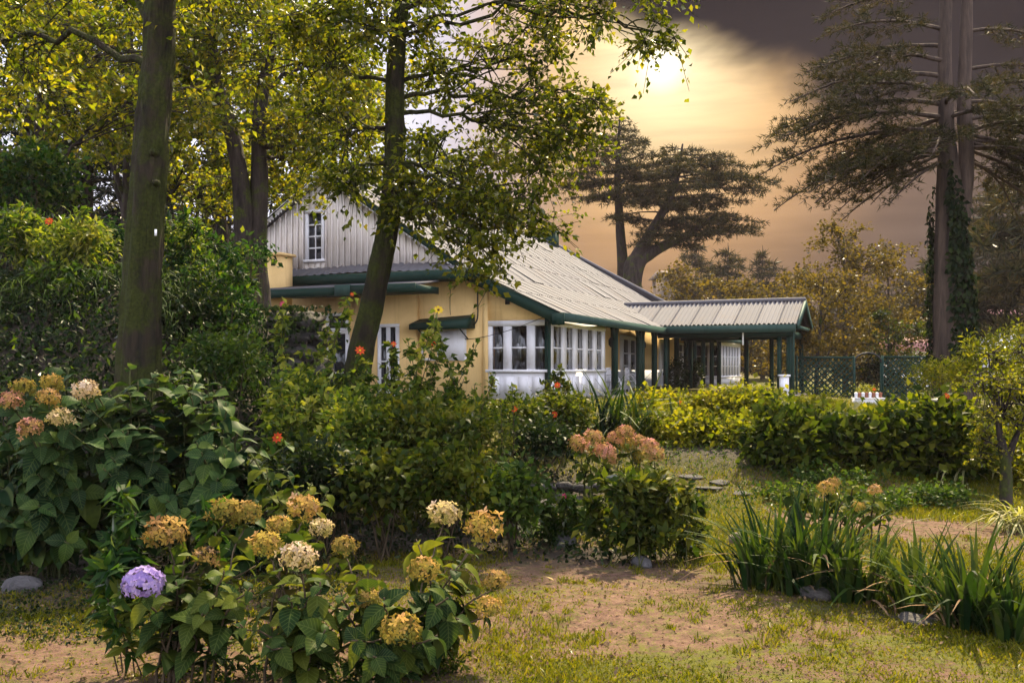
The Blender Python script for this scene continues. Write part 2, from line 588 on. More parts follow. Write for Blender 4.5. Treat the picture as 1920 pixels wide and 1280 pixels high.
def ground_mat():
    m, t, out = mat_new('garden_ground')
    p = t.node('ShaderNodeNewGeometry').outputs['Position']
    at_ = t.node('ShaderNodeAttribute'); at_.attribute_name = 'grassy'
    ab = t.node('ShaderNodeAttribute'); ab.attribute_name = 'bed'
    n1 = t.noise(p, 2.3, 8.0, .68, .2); n2 = t.noise(p, 14.0, 6.0, .7, .2); n3 = t.noise(p, 60.0, 3.0, .65)
    dirt = t.ramp(n2, [(.25, (.070, .040, .026)), (.5, (.165, .100, .070)), (.75, (.275, .180, .135))])
    dirt = t.mix(.6, dirt, t.ramp(n3, [(.3, (.55, .55, .55)), (.7, (1.35, 1.33, 1.3))]), 'MULTIPLY')
    grass = t.ramp(n2, [(.3, (.050, .062, .010)), (.7, (.14, .145, .018))])
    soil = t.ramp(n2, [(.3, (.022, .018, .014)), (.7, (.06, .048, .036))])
    g = t.math('ADD', t.math('SUBTRACT', at_.outputs['Fac'], .5), t.math('MULTIPLY', t.math('SUBTRACT', t.math('ADD', t.math('MULTIPLY', n1, .5), t.math('MULTIPLY', n2, .5)), .5), 3.2))
    c = t.mix(t.step(g, -.10, .22), dirt, grass)
    c = t.mix(1.0, c, (.68, .62, .58), 'MULTIPLY')
    speck = t.step(t.math('ADD', n3, t.math('MULTIPLY', t.math('SUBTRACT', t.noise(p, 5.5, 5.0, .7), .5), .9)), .52, .60)
    c = t.mix(t.math('MULTIPLY', speck, .8), c, t.ramp(n2, [(.3, (.032, .036, .006)), (.7, (.095, .088, .012))]))
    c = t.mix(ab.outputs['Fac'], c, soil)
    pr = t.node('ShaderNodeBsdfPrincipled'); t.put(pr.inputs['Base Color'], c)
    pr.inputs['Roughness'].default_value = .95; pr.inputs['Specular IOR Level'].default_value = .15
    bp = t.node('ShaderNodeBump'); bp.inputs['Strength'].default_value = .9; bp.inputs['Distance'].default_value = .03
    t.l.new(t.math('ADD', n2, t.math('MULTIPLY', n3, .35)), bp.inputs['Height']); t.l.new(bp.outputs[0], pr.inputs['Normal'])
    t.l.new(pr.outputs[0], out.inputs[0])
    return m


M = {}
M['ground'] = ground_mat()
M['tin'] = roof_mat()
M['glass'] = glass_mat()
M['yellow'] = paint_mat('yellow_plaster', (.92, .64, .28), (.72, .64, .55), .6, .8, .7)
M['white'] = paint_mat('white_paint', (.80, .79, .82), (.72, .66, .6), .4, .5, 1.2)
M['board'] = paint_mat('white_gable_boards', (.90, .83, .78), (.74, .66, .58), .4, .7, 1.0)
M['dado'] = paint_mat('pale_dado', (.58, .60, .64), (.75, .7, .66), .4, .7, 1.0)
M['green'] = paint_mat('dark_green_paint', (.009, .030, .022), (.7, .8, .8), .6, .6, 1.5, spec=.12)
M['green_grey'] = paint_mat('faded_green_paint', (.030, .062, .052), (.6, .65, .62), .7, .65, 1.5, spec=.12)
M['dark'] = paint_mat('dark_glazing', (.012, .016, .02), (1, 1, 1), .1, .12, 1.0, 0, True, .6)
M['curtain'] = paint_mat('grey_curtain', (.40, .36, .36), (.8, .8, .8), .2, .9, 2.0)
M['floor'] = paint_mat('veranda_floor', (.30, .25, .22), (.7, .7, .7), .4, .8, 2.0)
M['iron'] = paint_mat('black_iron', (.012, .013, .015), (1, 1, 1), .1, .5, 2.0)
M['cable'] = paint_mat('cable', (.02, .02, .02), (1, 1, 1), .1, .7, 2.0)
M['clay'] = paint_mat('clay_pot', (.26, .10, .06), (.7, .7, .7), .4, .8, 3.0)
M['redroof'] = paint_mat('red_tin_roof', (.34, .16, .13), (.7, .6, .6), .4, .7, .6)
M['bark_moss'] = bark_mat('mossy_bark', (.006, .006, .004), (.044, .032, .020), (.027, .032, .005), .72, 4.2, 1.6, .18)
M['bark_dark'] = bark_mat('dark_bark', (.014, .011, .010), (.055, .042, .034), (.042, .050, .010), .40, 3.5, .9, .2)
M['bark_cedar'] = bark_mat('cedar_bark', (.022, .017, .015), (.105, .074, .056), None, 0, 2.6, 1.0, .14)
M['stem'] = bark_mat('green_stem', (.03, .035, .012), (.07, .075, .025), None, 0, 6.0, .2)
M['stem_brown'] = bark_mat('brown_stem', (.035, .025, .016), (.085, .062, .035), None, 0, 6.0, .2)
M['stone'] = stone_mat('grey_stone', (.035, .033, .034), (.105, .098, .098), amt=.6)
M['stone_dark'] = stone_mat('dark_mossy_stone', (.022, .02, .019), (.085, .075, .066), (.035, .045, .010), .8)
M['stone_warm'] = stone_mat('warm_stone', (.085, .062, .048), (.20, .15, .115), amt=.3)

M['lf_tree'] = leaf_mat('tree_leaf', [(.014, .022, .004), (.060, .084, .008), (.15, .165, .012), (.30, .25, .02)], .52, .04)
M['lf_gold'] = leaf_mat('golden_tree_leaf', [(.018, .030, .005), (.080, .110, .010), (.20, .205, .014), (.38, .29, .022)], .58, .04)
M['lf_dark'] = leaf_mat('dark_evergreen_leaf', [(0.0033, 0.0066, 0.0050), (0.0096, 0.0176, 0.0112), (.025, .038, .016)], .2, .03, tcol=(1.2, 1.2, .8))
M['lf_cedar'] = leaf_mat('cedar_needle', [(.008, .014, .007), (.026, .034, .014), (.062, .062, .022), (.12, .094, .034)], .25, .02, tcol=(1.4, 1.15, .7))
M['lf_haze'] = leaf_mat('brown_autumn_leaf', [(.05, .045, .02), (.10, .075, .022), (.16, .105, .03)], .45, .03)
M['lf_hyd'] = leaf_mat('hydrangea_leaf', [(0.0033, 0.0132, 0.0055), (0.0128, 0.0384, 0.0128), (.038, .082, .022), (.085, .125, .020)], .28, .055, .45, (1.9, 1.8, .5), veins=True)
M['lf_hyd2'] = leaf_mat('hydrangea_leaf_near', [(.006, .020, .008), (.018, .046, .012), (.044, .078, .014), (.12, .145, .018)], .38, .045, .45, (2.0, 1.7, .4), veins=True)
M['lf_hedge'] = leaf_mat('hedge_leaf', [(0.0066, 0.0165, 0.0044), (0.0272, 0.0480, 0.0080), (.085, .11, .012), (.15, .15, .016)], .38, .03, .45)  # dark tones stand for the shaded inside, yellow ones for lit clusters
M['lf_rose'] = leaf_mat('shrub_leaf', [(0.0077, 0.0187, 0.0055), (0.0320, 0.0560, 0.0096), (.090, .110, .014), (.17, .155, .02)], .42, .06, .36)  # yellow tones paint in the highlights on the leaves
M['lf_sun'] = leaf_mat('sunlit_shrub_leaf', [(.010, .028, .008), (.055, .100, .014), (.17, .215, .025), (.38, .36, .08)], .44, .05, .45)  # sunlight put into the colour as bright yellow tones, even for shrubs in shade
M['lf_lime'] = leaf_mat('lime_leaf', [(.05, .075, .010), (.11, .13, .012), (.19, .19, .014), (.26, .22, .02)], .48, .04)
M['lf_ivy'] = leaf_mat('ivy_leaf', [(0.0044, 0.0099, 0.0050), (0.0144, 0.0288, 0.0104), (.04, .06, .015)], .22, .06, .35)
M['lf_bank'] = leaf_mat('bank_leaf', [(.003, .014, .006), (.014, .045, .012), (.046, .10, .016), (.19, .21, .03)], .42, .05, .45)  # last, yellowish tone paints in the leaves that catch light
M['lf_iris'] = leaf_mat('iris_blade', [(0.0055, 0.0176, 0.0077), (0.0160, 0.0416, 0.0112), (.045, .080, .015), (.075, .10, .015)], .32, .05, .38, (2.0, 1.8, .4))
M['lf_grass'] = leaf_mat('grass_blade', [(.05, .066, .008), (.11, .125, .010), (.18, .17, .012), (.22, .17, .03)], .4, .02)
M['lf_varieg'] = leaf_mat('striped_grass', [(.07, .10, .02), (.35, .34, .16), (.55, .5, .3)], .35, .04)
M['lf_weed'] = leaf_mat('weed_leaf', [(.009, .024, .008), (.036, .075, .014), (.095, .135, .018)], .4, .05, .45)
M['litter'] = petal_mat('leaf_litter', [(.05, .03, .018), (.13, .08, .04), (.24, .16, .09), (.07, .05, .03)], .1)
M['pt_gold'] = petal_mat('ochre_petals', [(.06, .075, .012), (.17, .16, .025), (.36, .25, .045), (.42, .23, .07), (.48, .29, .16)], .25, True)
M['pt_brown'] = petal_mat('rust_petals', [(.05, .06, .012), (.15, .13, .025), (.30, .20, .045), (.36, .21, .075), (.20, .095, .04)], .25, True)
M['pt_pink'] = petal_mat('cream_pink_petals', [(.12, .13, .025), (.34, .28, .07), (.52, .38, .17), (.56, .41, .27), (.60, .50, .40)], .25, True)
M['pt_dusky'] = petal_mat('dusky_pink_petals', [(.10, .10, .02), (.28, .20, .045), (.48, .24, .11), (.52, .22, .19), (.42, .26, .07)], .25, True)
M['pt_lilac'] = petal_mat('lilac_petals', [(.17, .11, .33), (.28, .19, .46), (.42, .33, .56), (.30, .18, .40)], .3)
M['pt_red'] = petal_mat('scarlet_petals', [(.62, .055, .02), (.75, .12, .04)], .35)
M['pt_magenta'] = petal_mat('magenta_petals', [(.55, .03, .14), (.7, .10, .22)], .35)
M['pt_yellow'] = petal_mat('yellow_petals', [(.75, .45, .02), (.8, .55, .05)], .35)
M['pt_eye'] = petal_mat('dark_flower_eye', [(.05, .02, .01), (.12, .05, .02)], .1)


# ------------------------------------------------------------------ ground
def axis(bands):
    out = []
    for a, b, st in bands:
        out.append(np.arange(a, b, st))
    return np.concatenate(out + [[bands[-1][1]]])


def gpt(px, py):
    """point of the level foreground that the photo shows at (px, py)"""
    Y = ZC * FPX / (py - HY)
    return (px - CX) / FPX * Y, Y


def bell(x, y, c, rx, ry, rot=0.0):
    dx, dy = x - c[0], y - c[1]
    ca, sa = math.cos(rot), math.sin(rot)
    u, v = dx * ca + dy * sa, -dx * sa + dy * ca
    return np.exp(-((u / rx) ** 2 + (v / ry) ** 2))


def ground_fields(x, y):
    g = .50 + .25 * sstep(y, 8, 11) + .16 * wobble(x * 1.3, y * 1.3, 5, 13)
    g = g - .26 * bell(x, y, gpt(1180, 1140), 1.3, 1.0) - .25 * bell(x, y, gpt(1030, 1060), .6, .8)
    g = g - .22 * bell(x, y, gpt(560, 1230), 2.2, .5) - .2 * bell(x, y, gpt(100, 1230), 1.2, .35)
    g = g + .45 * bell(x, y, gpt(1380, 1010), .75, 1.1) + .35 * bell(x, y, gpt(1560, 1160), 1.1, .35, -.25) + .35 * bell(x, y, gpt(1800, 1230), .9, .4)
    g = g + .25 * bell(x, y, gpt(1130, 1250), .5, .25)
    path = np.exp(-((y - (9.75 - .16 * (x - 4.0) + .25 * np.sin(x * .9))) / .42) ** 2) * sstep(x, 2.2, 3.2)
    g = g - .75 * path
    g = np.clip(g, 0, 1)
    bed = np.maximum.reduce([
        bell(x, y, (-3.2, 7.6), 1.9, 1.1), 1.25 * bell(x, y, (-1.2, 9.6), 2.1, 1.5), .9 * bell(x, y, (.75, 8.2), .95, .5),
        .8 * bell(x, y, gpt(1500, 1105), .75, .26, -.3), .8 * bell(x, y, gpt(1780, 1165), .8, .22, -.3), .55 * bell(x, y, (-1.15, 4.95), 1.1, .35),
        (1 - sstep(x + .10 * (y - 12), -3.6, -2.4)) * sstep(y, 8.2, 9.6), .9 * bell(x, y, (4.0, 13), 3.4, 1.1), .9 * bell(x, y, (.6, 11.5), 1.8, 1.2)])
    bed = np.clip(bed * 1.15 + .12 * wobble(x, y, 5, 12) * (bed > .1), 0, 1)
    return g, bed


gxs = axis([(-420, -60, 30), (-60, -14, 2.0), (-14, -7, .4), (-7, 7, .11), (7, 14, .4), (14, 60, 2.0), (60, 420, 30)])
gys = axis([(-60, -6, 6), (-6, 3, .6), (3, 12.5, .10), (12.5, 30, .4), (30, 80, 2.0), (80, 620, 18)])
GX, GY = np.meshgrid(gxs, gys)
fine = .012 * wobble(GX * 3.1, GY * 3.1, 6, 14) * sstep(np.hypot(GX, GY - 6), 14, 7)
GZ = H(GX, GY) + fine
nx, ny = len(gxs), len(gys)
ii = (np.arange(ny - 1)[:, None] * nx + np.arange(nx - 1)[None]).ravel()
gm = MB().add(np.stack([GX, GY, GZ], -1).reshape(-1, 3), np.stack([ii, ii + 1, ii + nx + 1, ii + nx], -1))
ground = gm.build('ground', M['ground'], smooth=True)
tag(ground, 'garden ground of pinkish earth, yellow green turf and dark beds', 'ground', kind='structure')
gg, gb = ground_fields(GX, GY)
for nm, arr in (('grassy', gg), ('bed', gb)):
    a_ = ground.data.attributes.new(nm, 'FLOAT', 'POINT')
    a_.data.foreach_set('value', arr.astype(np.float32).ravel())

# ------------------------------------------------------------------ the cottage
FLOOR = .70
D1 = Vector((.402, .916))                         # along the veranda front, away from the camera
house = empty('cottage', (1.3, 26.5, FLOOR), 'yellow cottage with tin roof, white boarded gable and dark green trim', 'house', rz=math.atan2(D1[1], D1[0]))


def slope_z(y):
    return 2.47 + .472 * y if y < 2.67 else 3.73 + (y - 2.67) * (3.23 / 4.95)


def hp(name, mat, boxes, parent=None, label=None):
    m = MB()
    for b in boxes: m.box(*b)
    o = m.build(name, M[mat], parent or house)
    if label: o['label'] = label
    return o


def hquad(name, mat, bottom, top, parent=None):
    return MB().hexa(bottom, top).build(name, M[mat], parent or house)


# walls
hp('plinth', 'stone', [(.36, 24, .5, 10.2, -.9, -.02)])
hp('veranda_floor', 'floor', [(5.4, 24.2, .1, 2.0, -.6, .0)])
hp('wall', 'yellow', [(.3, .55, 2.36, 10.0, 0, 3.75)], label='yellow plaster wall under the boarded gable')
hquad('wall', 'yellow', [(.3, .46, 2.26), (.52, .46, 2.26), (.52, 2.36, 2.26), (.3, 2.36, 2.26)],
      [(.3, .46, 2.50), (.52, .46, 2.50), (.52, 2.36, 3.38), (.3, 2.36, 3.38)])
hp('pilaster', 'yellow', [(.24, .5, 2.30, 2.44, 0, 3.45)])
hp('wall', 'yellow', [(5.4, 24.2, 2.0, 2.2, .82, 3.2), (5.35, 5.5, .5, 2.0, .82, 2.4)], label='yellow veranda wall behind the green posts')
hp('dado', 'dado', [(5.4, 24.2, 1.97, 2.2, 0, .82), (5.35, 5.5, .5, 1.97, 0, .82)])
hp('dado', 'white', [(.3, .46, .46, 2.30, 0, .80), (.46, 5.4, .46, .6, 0, .80)], label='white boarded panels below the corner windows')
for k in range(4):
    hp('panel', 'white', [(.275, .30, .62 + k * .44, .62 + k * .44 + .30, .16, .66)])
for k in range(6):
    hp('panel', 'white', [(.75 + k * .78, 1.3 + k * .78, .435, .46, .16, .66)])
hp('room_wall', 'curtain', [(1.6, 5.2, 2.0, 2.1, 0, 2.4), (5.2, 5.34, .6, 2.0, 0, 2.4)])
hp('ceiling', 'white', [(.52, 5.4, .56, 2.3, 2.36, 2.42)])


def window(face, pos, cells, z0, z1, bars, head=.10, sill=.08, jamb=.09, deep=.09, curtain=True, a_lo=None, a_hi=None, name='window', pane_mat='glass', mull=None, vbar=0):
    """framed window: face 'f' looks to -x (spans y), face 's' looks to -y (spans x). cells: glazed spans"""
    def bx(m, a0, a1, d0, d1, za, zb):
        if face == 'f': m.box(pos - d1, pos - d0, a0, a1, za, zb)
        else: m.box(a0, a1, pos - d1, pos - d0, za, zb)
    lo = cells[0][0] - jamb if a_lo is None else a_lo
    hi = cells[-1][1] + jamb if a_hi is None else a_hi
    m = MB()
    bx(m, lo, hi, -.05, deep - .02, z1, z1 + head)
    bx(m, lo - .03, hi + .03, -.05, deep + .02, z0 - sill, z0)
    ed = [lo] + [v for c in cells for v in c] + [hi]
    for k in range(0, len(ed), 2):
        bx(m, ed[k], ed[k + 1], -.05, deep - .03, z0, z1)
    win = m.build(name, M['white'], house)
    for a0, a1 in cells:
        for zb in bars:
            b = MB(); bx(b, a0, a1, 0, .035, zb - .022, zb + .022); b.build('glazing_bar', M['white'], win)
        for q in range(vbar):
            c = a0 + (a1 - a0) * (q + 1) / (vbar + 1)
            b = MB(); bx(b, c - .016, c + .016, 0, .03, z0, z1); b.build('glazing_bar', M['white'], win)
        p = MB(); bx(p, a0, a1, -.008, .004, z0, z1); p.build('pane', M[pane_mat], win)
        if curtain:
            n = 26
            aa = np.linspace(a0 - .03, a1 + .03, n)
            dd = -.16 + .035 * np.sin(np.arange(n) * 1.9 + rng.uniform(0, 6)) + .02 * np.sin(np.arange(n) * .7)
            gap = rng.uniform(.0, .25)
            V = []
            for z in (z0 - .02, z1 + .02):
                for a, d in zip(aa, dd):
                    V.append((pos - d, a, z) if face == 'f' else (a, pos - d, z))
            k = np.arange(n - 1)
            MB().add(V, np.stack([k, k + 1, k + n + 1, k + n], -1)).build('curtain', M['curtain'], win)
    return win


window('f', .34, [(.49, .845), (1.09, 1.567), (1.817, 2.17)], .86, 2.1, [1.48], a_lo=.44, a_hi=2.33, head=.16)
window('s', .50, [(.72, 1.42), (1.78, 2.37), (2.75, 3.28), (3.68, 4.2), (4.57, 5.1)], .86, 2.1, [1.48], a_lo=.36, a_hi=5.4, head=.16)
# doors and windows of the veranda wall
for x0, x1 in ((12.0, 14.4), (17.9, 19.4)):
    mid = (x0 + x1) / 2
    d = window('s', 1.985, [(x0 + .35, mid - .12), (mid + .12, x1 - .35)], .12, 2.05, [.55, 1.0, 1.5], head=.18, sill=.12, jamb=.35, curtain=False, name='door', pane_mat='dark', deep=.1)
    h_ = MB().box(mid - .02, mid + .02, 1.80, 1.86, .95, 1.15).build('handle', M['iron'], d)
window('s', 1.985, [(21.6, 22.3), (22.4, 23.1)], .9, 2.05, [1.3, 1.7], curtain=False, pane_mat='dark')
# window with the white board and the green awning left of the pipe
window('f', .32, [(3.95, 4.42)], 1.2, 1.95, [1.58], curtain=False, pane_mat='dark', a_lo=3.0, a_hi=4.5)
hp('shutter_board', 'white', [(.20, .25, 3.02, 3.88, 1.14, 1.98)], label='plain white board over half of the window')
aw = MB().hexa([(-.35, 2.72, 2.02), (.3, 2.72, 2.05), (.3, 4.55, 2.05), (-.35, 4.55, 2.02)], [(-.35, 2.72, 2.24), (.3, 2.72, 2.46), (.3, 4.55, 2.36), (-.35, 4.55, 2.18)]).build('awning', M['green'], house)
for yy in (2.95, 4.3):
    MB().tube([(-.25, yy, 2.03), (.3, yy, 1.75)], .02, 5).build('stay', M['green'], aw)
hp('air_vent', 'iron', [(.285, .305, 1.62, 1.76, 2.72, 2.86)])
MB().tube(curve([(.24, 2.62, 3.5), (.22, 2.60, 2.9), (.22, 2.62, 2.3), (.18, 2.85, 2.08), (.1, 3.1, 2.05)], 24), .022, 6).build('drain_pipe', M['cable'], house)
MB().tube(curve([(.26, 3.5, 3.5), (.26, 3.52, 2.7), (.26, 3.5, 2.46)], 8), .008, 4).build('cable', M['cable'], house)
MB().tube(curve([(-.2, .3, 2.33), (-.1, 1.4, 1.98), (.2, 2.5, 1.78), (.2, 3.0, 1.74)], 12), .009, 4).build('cable', M['cable'], house)

# boarded gable: every plank its own piece
yb = 2.95
k = 0
while yb < 12.2:
    wd = .215
    y0, y1 = yb + .012, yb + wd - .012
    def top(y):
        z = slope_z(y if y <= 7.62 else 15.24 - y)
        return z - .14
    zt0, zt1 = top(y0), top(y1)
    pz = 3.90 + rng.uniform(-.012, .012)
    px_ = rng.uniform(-.008, .008)
    if min(zt0, zt1) > pz + .05:
        mm = (7.62 if y0 < 7.62 < y1 else None)
        def plank(za, zb_, za1, zb1):
            hquad('plank', 'board', [(px_, y0, za), (.05, y0, za), (.05, y1, za), (px_, y1, za)], [(px_, y0, zb_), (.05, y0, zb_), (.05, y1, zb1), (px_, y1, zb1)])
        if y1 > 7.72 and y0 < 8.46:                      # above and below the window
            plank(pz, 4.16, 0, 4.16); plank(5.80, zt0, 0, zt1)
        else:
            plank(pz, zt0, 0, zt1)
        # cover strip over the joint
        if not (7.74 < y1 < 8.44):
            hquad('cover_strip', 'board', [(px_ - .045, y1 - .018, pz), (.0, y1 - .018, pz), (.0, y1 + .026, pz), (px_ - .045, y1 + .026, pz)],
                  [(px_ - .045, y1 - .018, zt1 - .02), (.0, y1 - .018, zt1 - .02), (.0, y1 + .026, zt1 - .02), (px_ - .045, y1 + .026, zt1 - .02)])
    yb += wd
hquad('gable_backing', 'board', [(.06, 2.9, 3.7), (.2, 2.9, 3.7), (.2, 12.3, 3.7), (.06, 12.3, 3.7)], [(.06, 7.1, 6.45), (.2, 7.1, 6.45), (.2, 8.1, 6.45), (.06, 8.1, 6.45)])
window('f', .05, [(7.83, 8.34)], 4.26, 5.70, [4.62, 4.98, 5.34], curtain=False, pane_mat='dark', vbar=1, jamb=.09, deep=.12)

# gable edge boards
def rake(name, mat, x0, x1, ya, yb_, h, dz=0.0, mirror=False):
    def pt(y): return (15.24 - y) if mirror else y
    za, zb_ = slope_z(ya) + dz, slope_z(yb_) + dz
    a, b = pt(ya), pt(yb_)
    return hquad(name, mat, [(x0, a, za - h), (x1, a, za - h), (x1, b, zb_ - h), (x0, b, zb_ - h)], [(x0, a, za), (x1, a, za), (x1, b, zb_), (x0, b, zb_)])


rake('bargeboard', 'green', -.27, -.22, -.1, 2.67, .36)
rake('bargeboard', 'green', -.27, -.22, 2.67, 7.62, .20)
rake('bargeboard', 'white', -.275, -.225, 2.67, 7.62, .13, .02, True)
for k in range(44):                                   # scalloped edge along the left rake and the right one
    for mir in (False, True):
        ya = 3.0 + k * .105
        y = 15.24 - ya if mir else ya
        z = slope_z(ya) - (.13 if mir else .20)
        m = MB().add([(-.262, y - .05, z + .02), (-.262, y + .05, z + .02 + (.06 if not mir else -.06) * .9), (-.262, y + .03, z - .05), (-.262, y - .03, z - .06),
                      (-.235, y - .05, z + .02), (-.235, y + .05, z + .02 + (.06 if not mir else -.06) * .9), (-.235, y + .03, z - .05), (-.235, y - .03, z - .06)],
                     np.array([(0, 1, 2, 3), (4, 7, 6, 5), (0, 4, 5, 1), (1, 5, 6, 2), (2, 6, 7, 3), (3, 7, 4, 0)]))
        m.build('scallop', M['white'], house)

# skirt roof below the gable and the lean-to
sk = MB()
yy = np.linspace(2.35, 10.4, 110)
zz = .018 * np.cos(np.arange(110) * math.pi / 2)
rows = []
for xx, zb_ in ((-.62, 3.72), (-.2, 3.90), (.06, 4.05)):
    rows.append(np.stack([np.full(110, xx), yy, zb_ + zz + .02 * np.sin(yy * 1.3)], -1))
V = np.concatenate(rows)
k = np.arange(109)
sk.add(V, [np.stack([k + r * 110, k + 1 + r * 110, k + 1 + (r + 1) * 110, k + (r + 1) * 110], -1) for r in range(2)])
sk.build('skirt_roof', M['tin'], house)
hp('fascia', 'green', [(-.64, -.60, 2.3, 10.4, 3.42, 3.70), (-.60, .3, 2.3, 2.34, 3.42, 3.62)])
hp('soffit', 'green', [(-.59, .3, 2.35, 10.4, 3.44, 3.48)])
# lean-to
hp('lean_to_wall', 'yellow', [(.05, .29, 4.56, 9.6, 0, 3.2)])
hp('pilaster', 'yellow', [(-.06, .05, 6.34, 6.66, 0, 3.02)])
window('f', .04, [(5.2, 5.40), (5.52, 5.72)], .12, 2.12, [.6, 1.1, 1.6], curtain=False, pane_mat='dark', name='door', jamb=.10)
window('f', .04, [(6.96, 7.58)], .12, 1.95, [.75], curtain=False, pane_mat='dark', name='door', jamb=.12, head=.12)
window('f', .04, [(6.96, 7.58)], 2.12, 2.50, [], curtain=False, pane_mat='dark', jamb=.10, head=.08)
MB().hexa([(-1.95, 3.45, 3.16), (-.55, 3.45, 3.36), (-.55, 9.6, 3.36), (-1.95, 9.6, 3.16)], [(-1.95, 3.45, 3.21), (-.55, 3.45, 3.41), (-.55, 9.6, 3.41), (-1.95, 9.6, 3.21)]).build('lean_to_roof', M['tin'], house)
hp('fascia', 'green', [(-1.99, -1.95, 3.42, 5.5, 2.98, 3.22), (-1.99, -1.95, 6.0, 9.6, 2.94, 3.18), (-1.95, -.62, 3.42, 3.46, 3.0, 3.19)])
hp('fascia_joint', 'green_grey', [(-2.02, -1.93, 5.5, 6.0, 2.93, 3.24)])
hp('soffit', 'green', [(-1.94, -.6, 3.5, 9.6, 3.02, 3.06)])
# squat yellow chimney
ch = hp('chimney', 'yellow', [(-1.25, -.65, 8.45, 9.25, 2.6, 4.28)], label='squat yellow chimney beside the gable')
hp('cap', 'yellow', [(-1.33, -.57, 8.37, 9.33, 4.28, 4.36)], ch)
hp('flue_hole', 'iron', [(-1.262, -1.24, 8.62, 8.78, 3.98, 4.18)], ch)
# small boarded wing at the far left
for k in range(7):
    y0 = 13.1 + k * .2
    zt = 5.25 - k * .13
    hquad('plank', 'board', [(3.0, y0, 3.4), (3.06, y0, 3.4), (3.06, y0 + .188, 3.4), (3.0, y0 + .188, 3.4)], [(3.0, y0, zt), (3.06, y0, zt), (3.06, y0 + .188, zt - .12), (3.0, y0 + .188, zt - .12)])
hquad('bargeboard', 'white', [(2.94, 13.0, 5.26), (2.99, 13.0, 5.26), (2.99, 14.6, 4.25), (2.94, 14.6, 4.25)], [(2.94, 13.0, 5.36), (2.99, 13.0, 5.36), (2.99, 14.6, 4.35), (2.94, 14.6, 4.35)])


# roof sheets
def hip(y):
    return 24.0 - 4.6 * max(0, y) / 7.62


def sheet(j, x0, wd, y0, y1, lift, name='roof_sheet'):
    n = 21
    xs = np.linspace(x0, x0 + wd, n)
    ys = np.linspace(y0, y1, 3)
    z0, z1 = slope_z(y0), slope_z(y1 - 1e-6)
    if y0 < 2.67 < y1:
        z1 = 2.47 + .472 * y1 if y0 < 2 else z1
        z0 = z0 if y0 < 2 else 3.73 + (y0 - 2.67) * (3.23 / 4.95)
    sl = math.atan2(z1 - z0, y1 - y0)
    V = []
    for i, y in enumerate(ys):
        z = z0 + (z1 - z0) * i / 2
        for q, x in enumerate(xs):
            o = .013 * math.cos(q * math.pi / 2) + lift * (1 - i / 2) + .006
            V.append((min(x, hip(y)), y - o * math.sin(sl), z + o * math.cos(sl)))
    k = np.arange(n - 1)
    MB().add(V, [np.stack([k + r * n, k + 1 + r * n, k + 1 + (r + 1) * n, k + (r + 1) * n], -1) for r in range(2)]).build(name, M['tin'], house)


bands = [(-.16, 1.30), (1.22, 2.72), (2.64, 3.95), (3.87, 5.2), (5.1, 6.45), (6.35, 7.66)]
for bi, (y0, y1) in enumerate(bands):
    x = -.32 - (bi % 2) * .3
    while x < hip(y0) - .1:
        x0 = max(x, -.32)
        wd = min(x + .86, hip(y0)) - x0
        if wd > .08:
            sheet(bi, x0, wd, y0, y1, rng.choice([rng.uniform(.012, .016), rng.uniform(.022, .045)], p=[.8, .2]))
        x += .82
MB().hexa([(-.3, 7.62, 6.90), (19.4, 7.62, 6.90), (23, 12.57, 3.68), (-.3, 12.57, 3.68)], [(-.3, 7.62, 6.95), (19.4, 7.62, 6.95), (23, 12.57, 3.73), (-.3, 12.57, 3.73)]).build('roof_slope', M['tin'], house)
MB().add([(19.4, 7.62, 6.95), (24, 0, 2.46), (24, 15.2, 2.46), (19.4, 7.62, 6.85), (24, 0, 2.38), (24, 15.2, 2.38)], [np.array([(0, 1, 2), (5, 4, 3)]), np.array([(0, 3, 4, 1), (1, 4, 5, 2), (2, 5, 3, 0)])]).build('roof_slope', M['tin'], house)
hp('back_wall', 'yellow', [(.6, 23.6, 12.2, 12.4, -.5, 3.7), (23.4, 23.6, 2.2, 12.4, -.5, 2.45)])
for n_, a_, b_ in (('ridge_cap', (-.33, 7.62, 7.0), (19.4, 7.62, 7.0)), ('hip_cap', (19.4, 7.62, 7.0), (24.0, 0, 2.52))):
    MB().tube(np.linspace(a_, b_, 8), .085, 8).build(n_, M['tin'], house)
tv = hp('roof_vent', 'green', [(18.4, 19.1, 7.3, 7.95, 6.7, 7.45)], label='green capped vent box on the ridge end')
hp('cap', 'green_grey', [(18.3, 19.2, 7.2, 8.05, 7.45, 7.52)], tv)
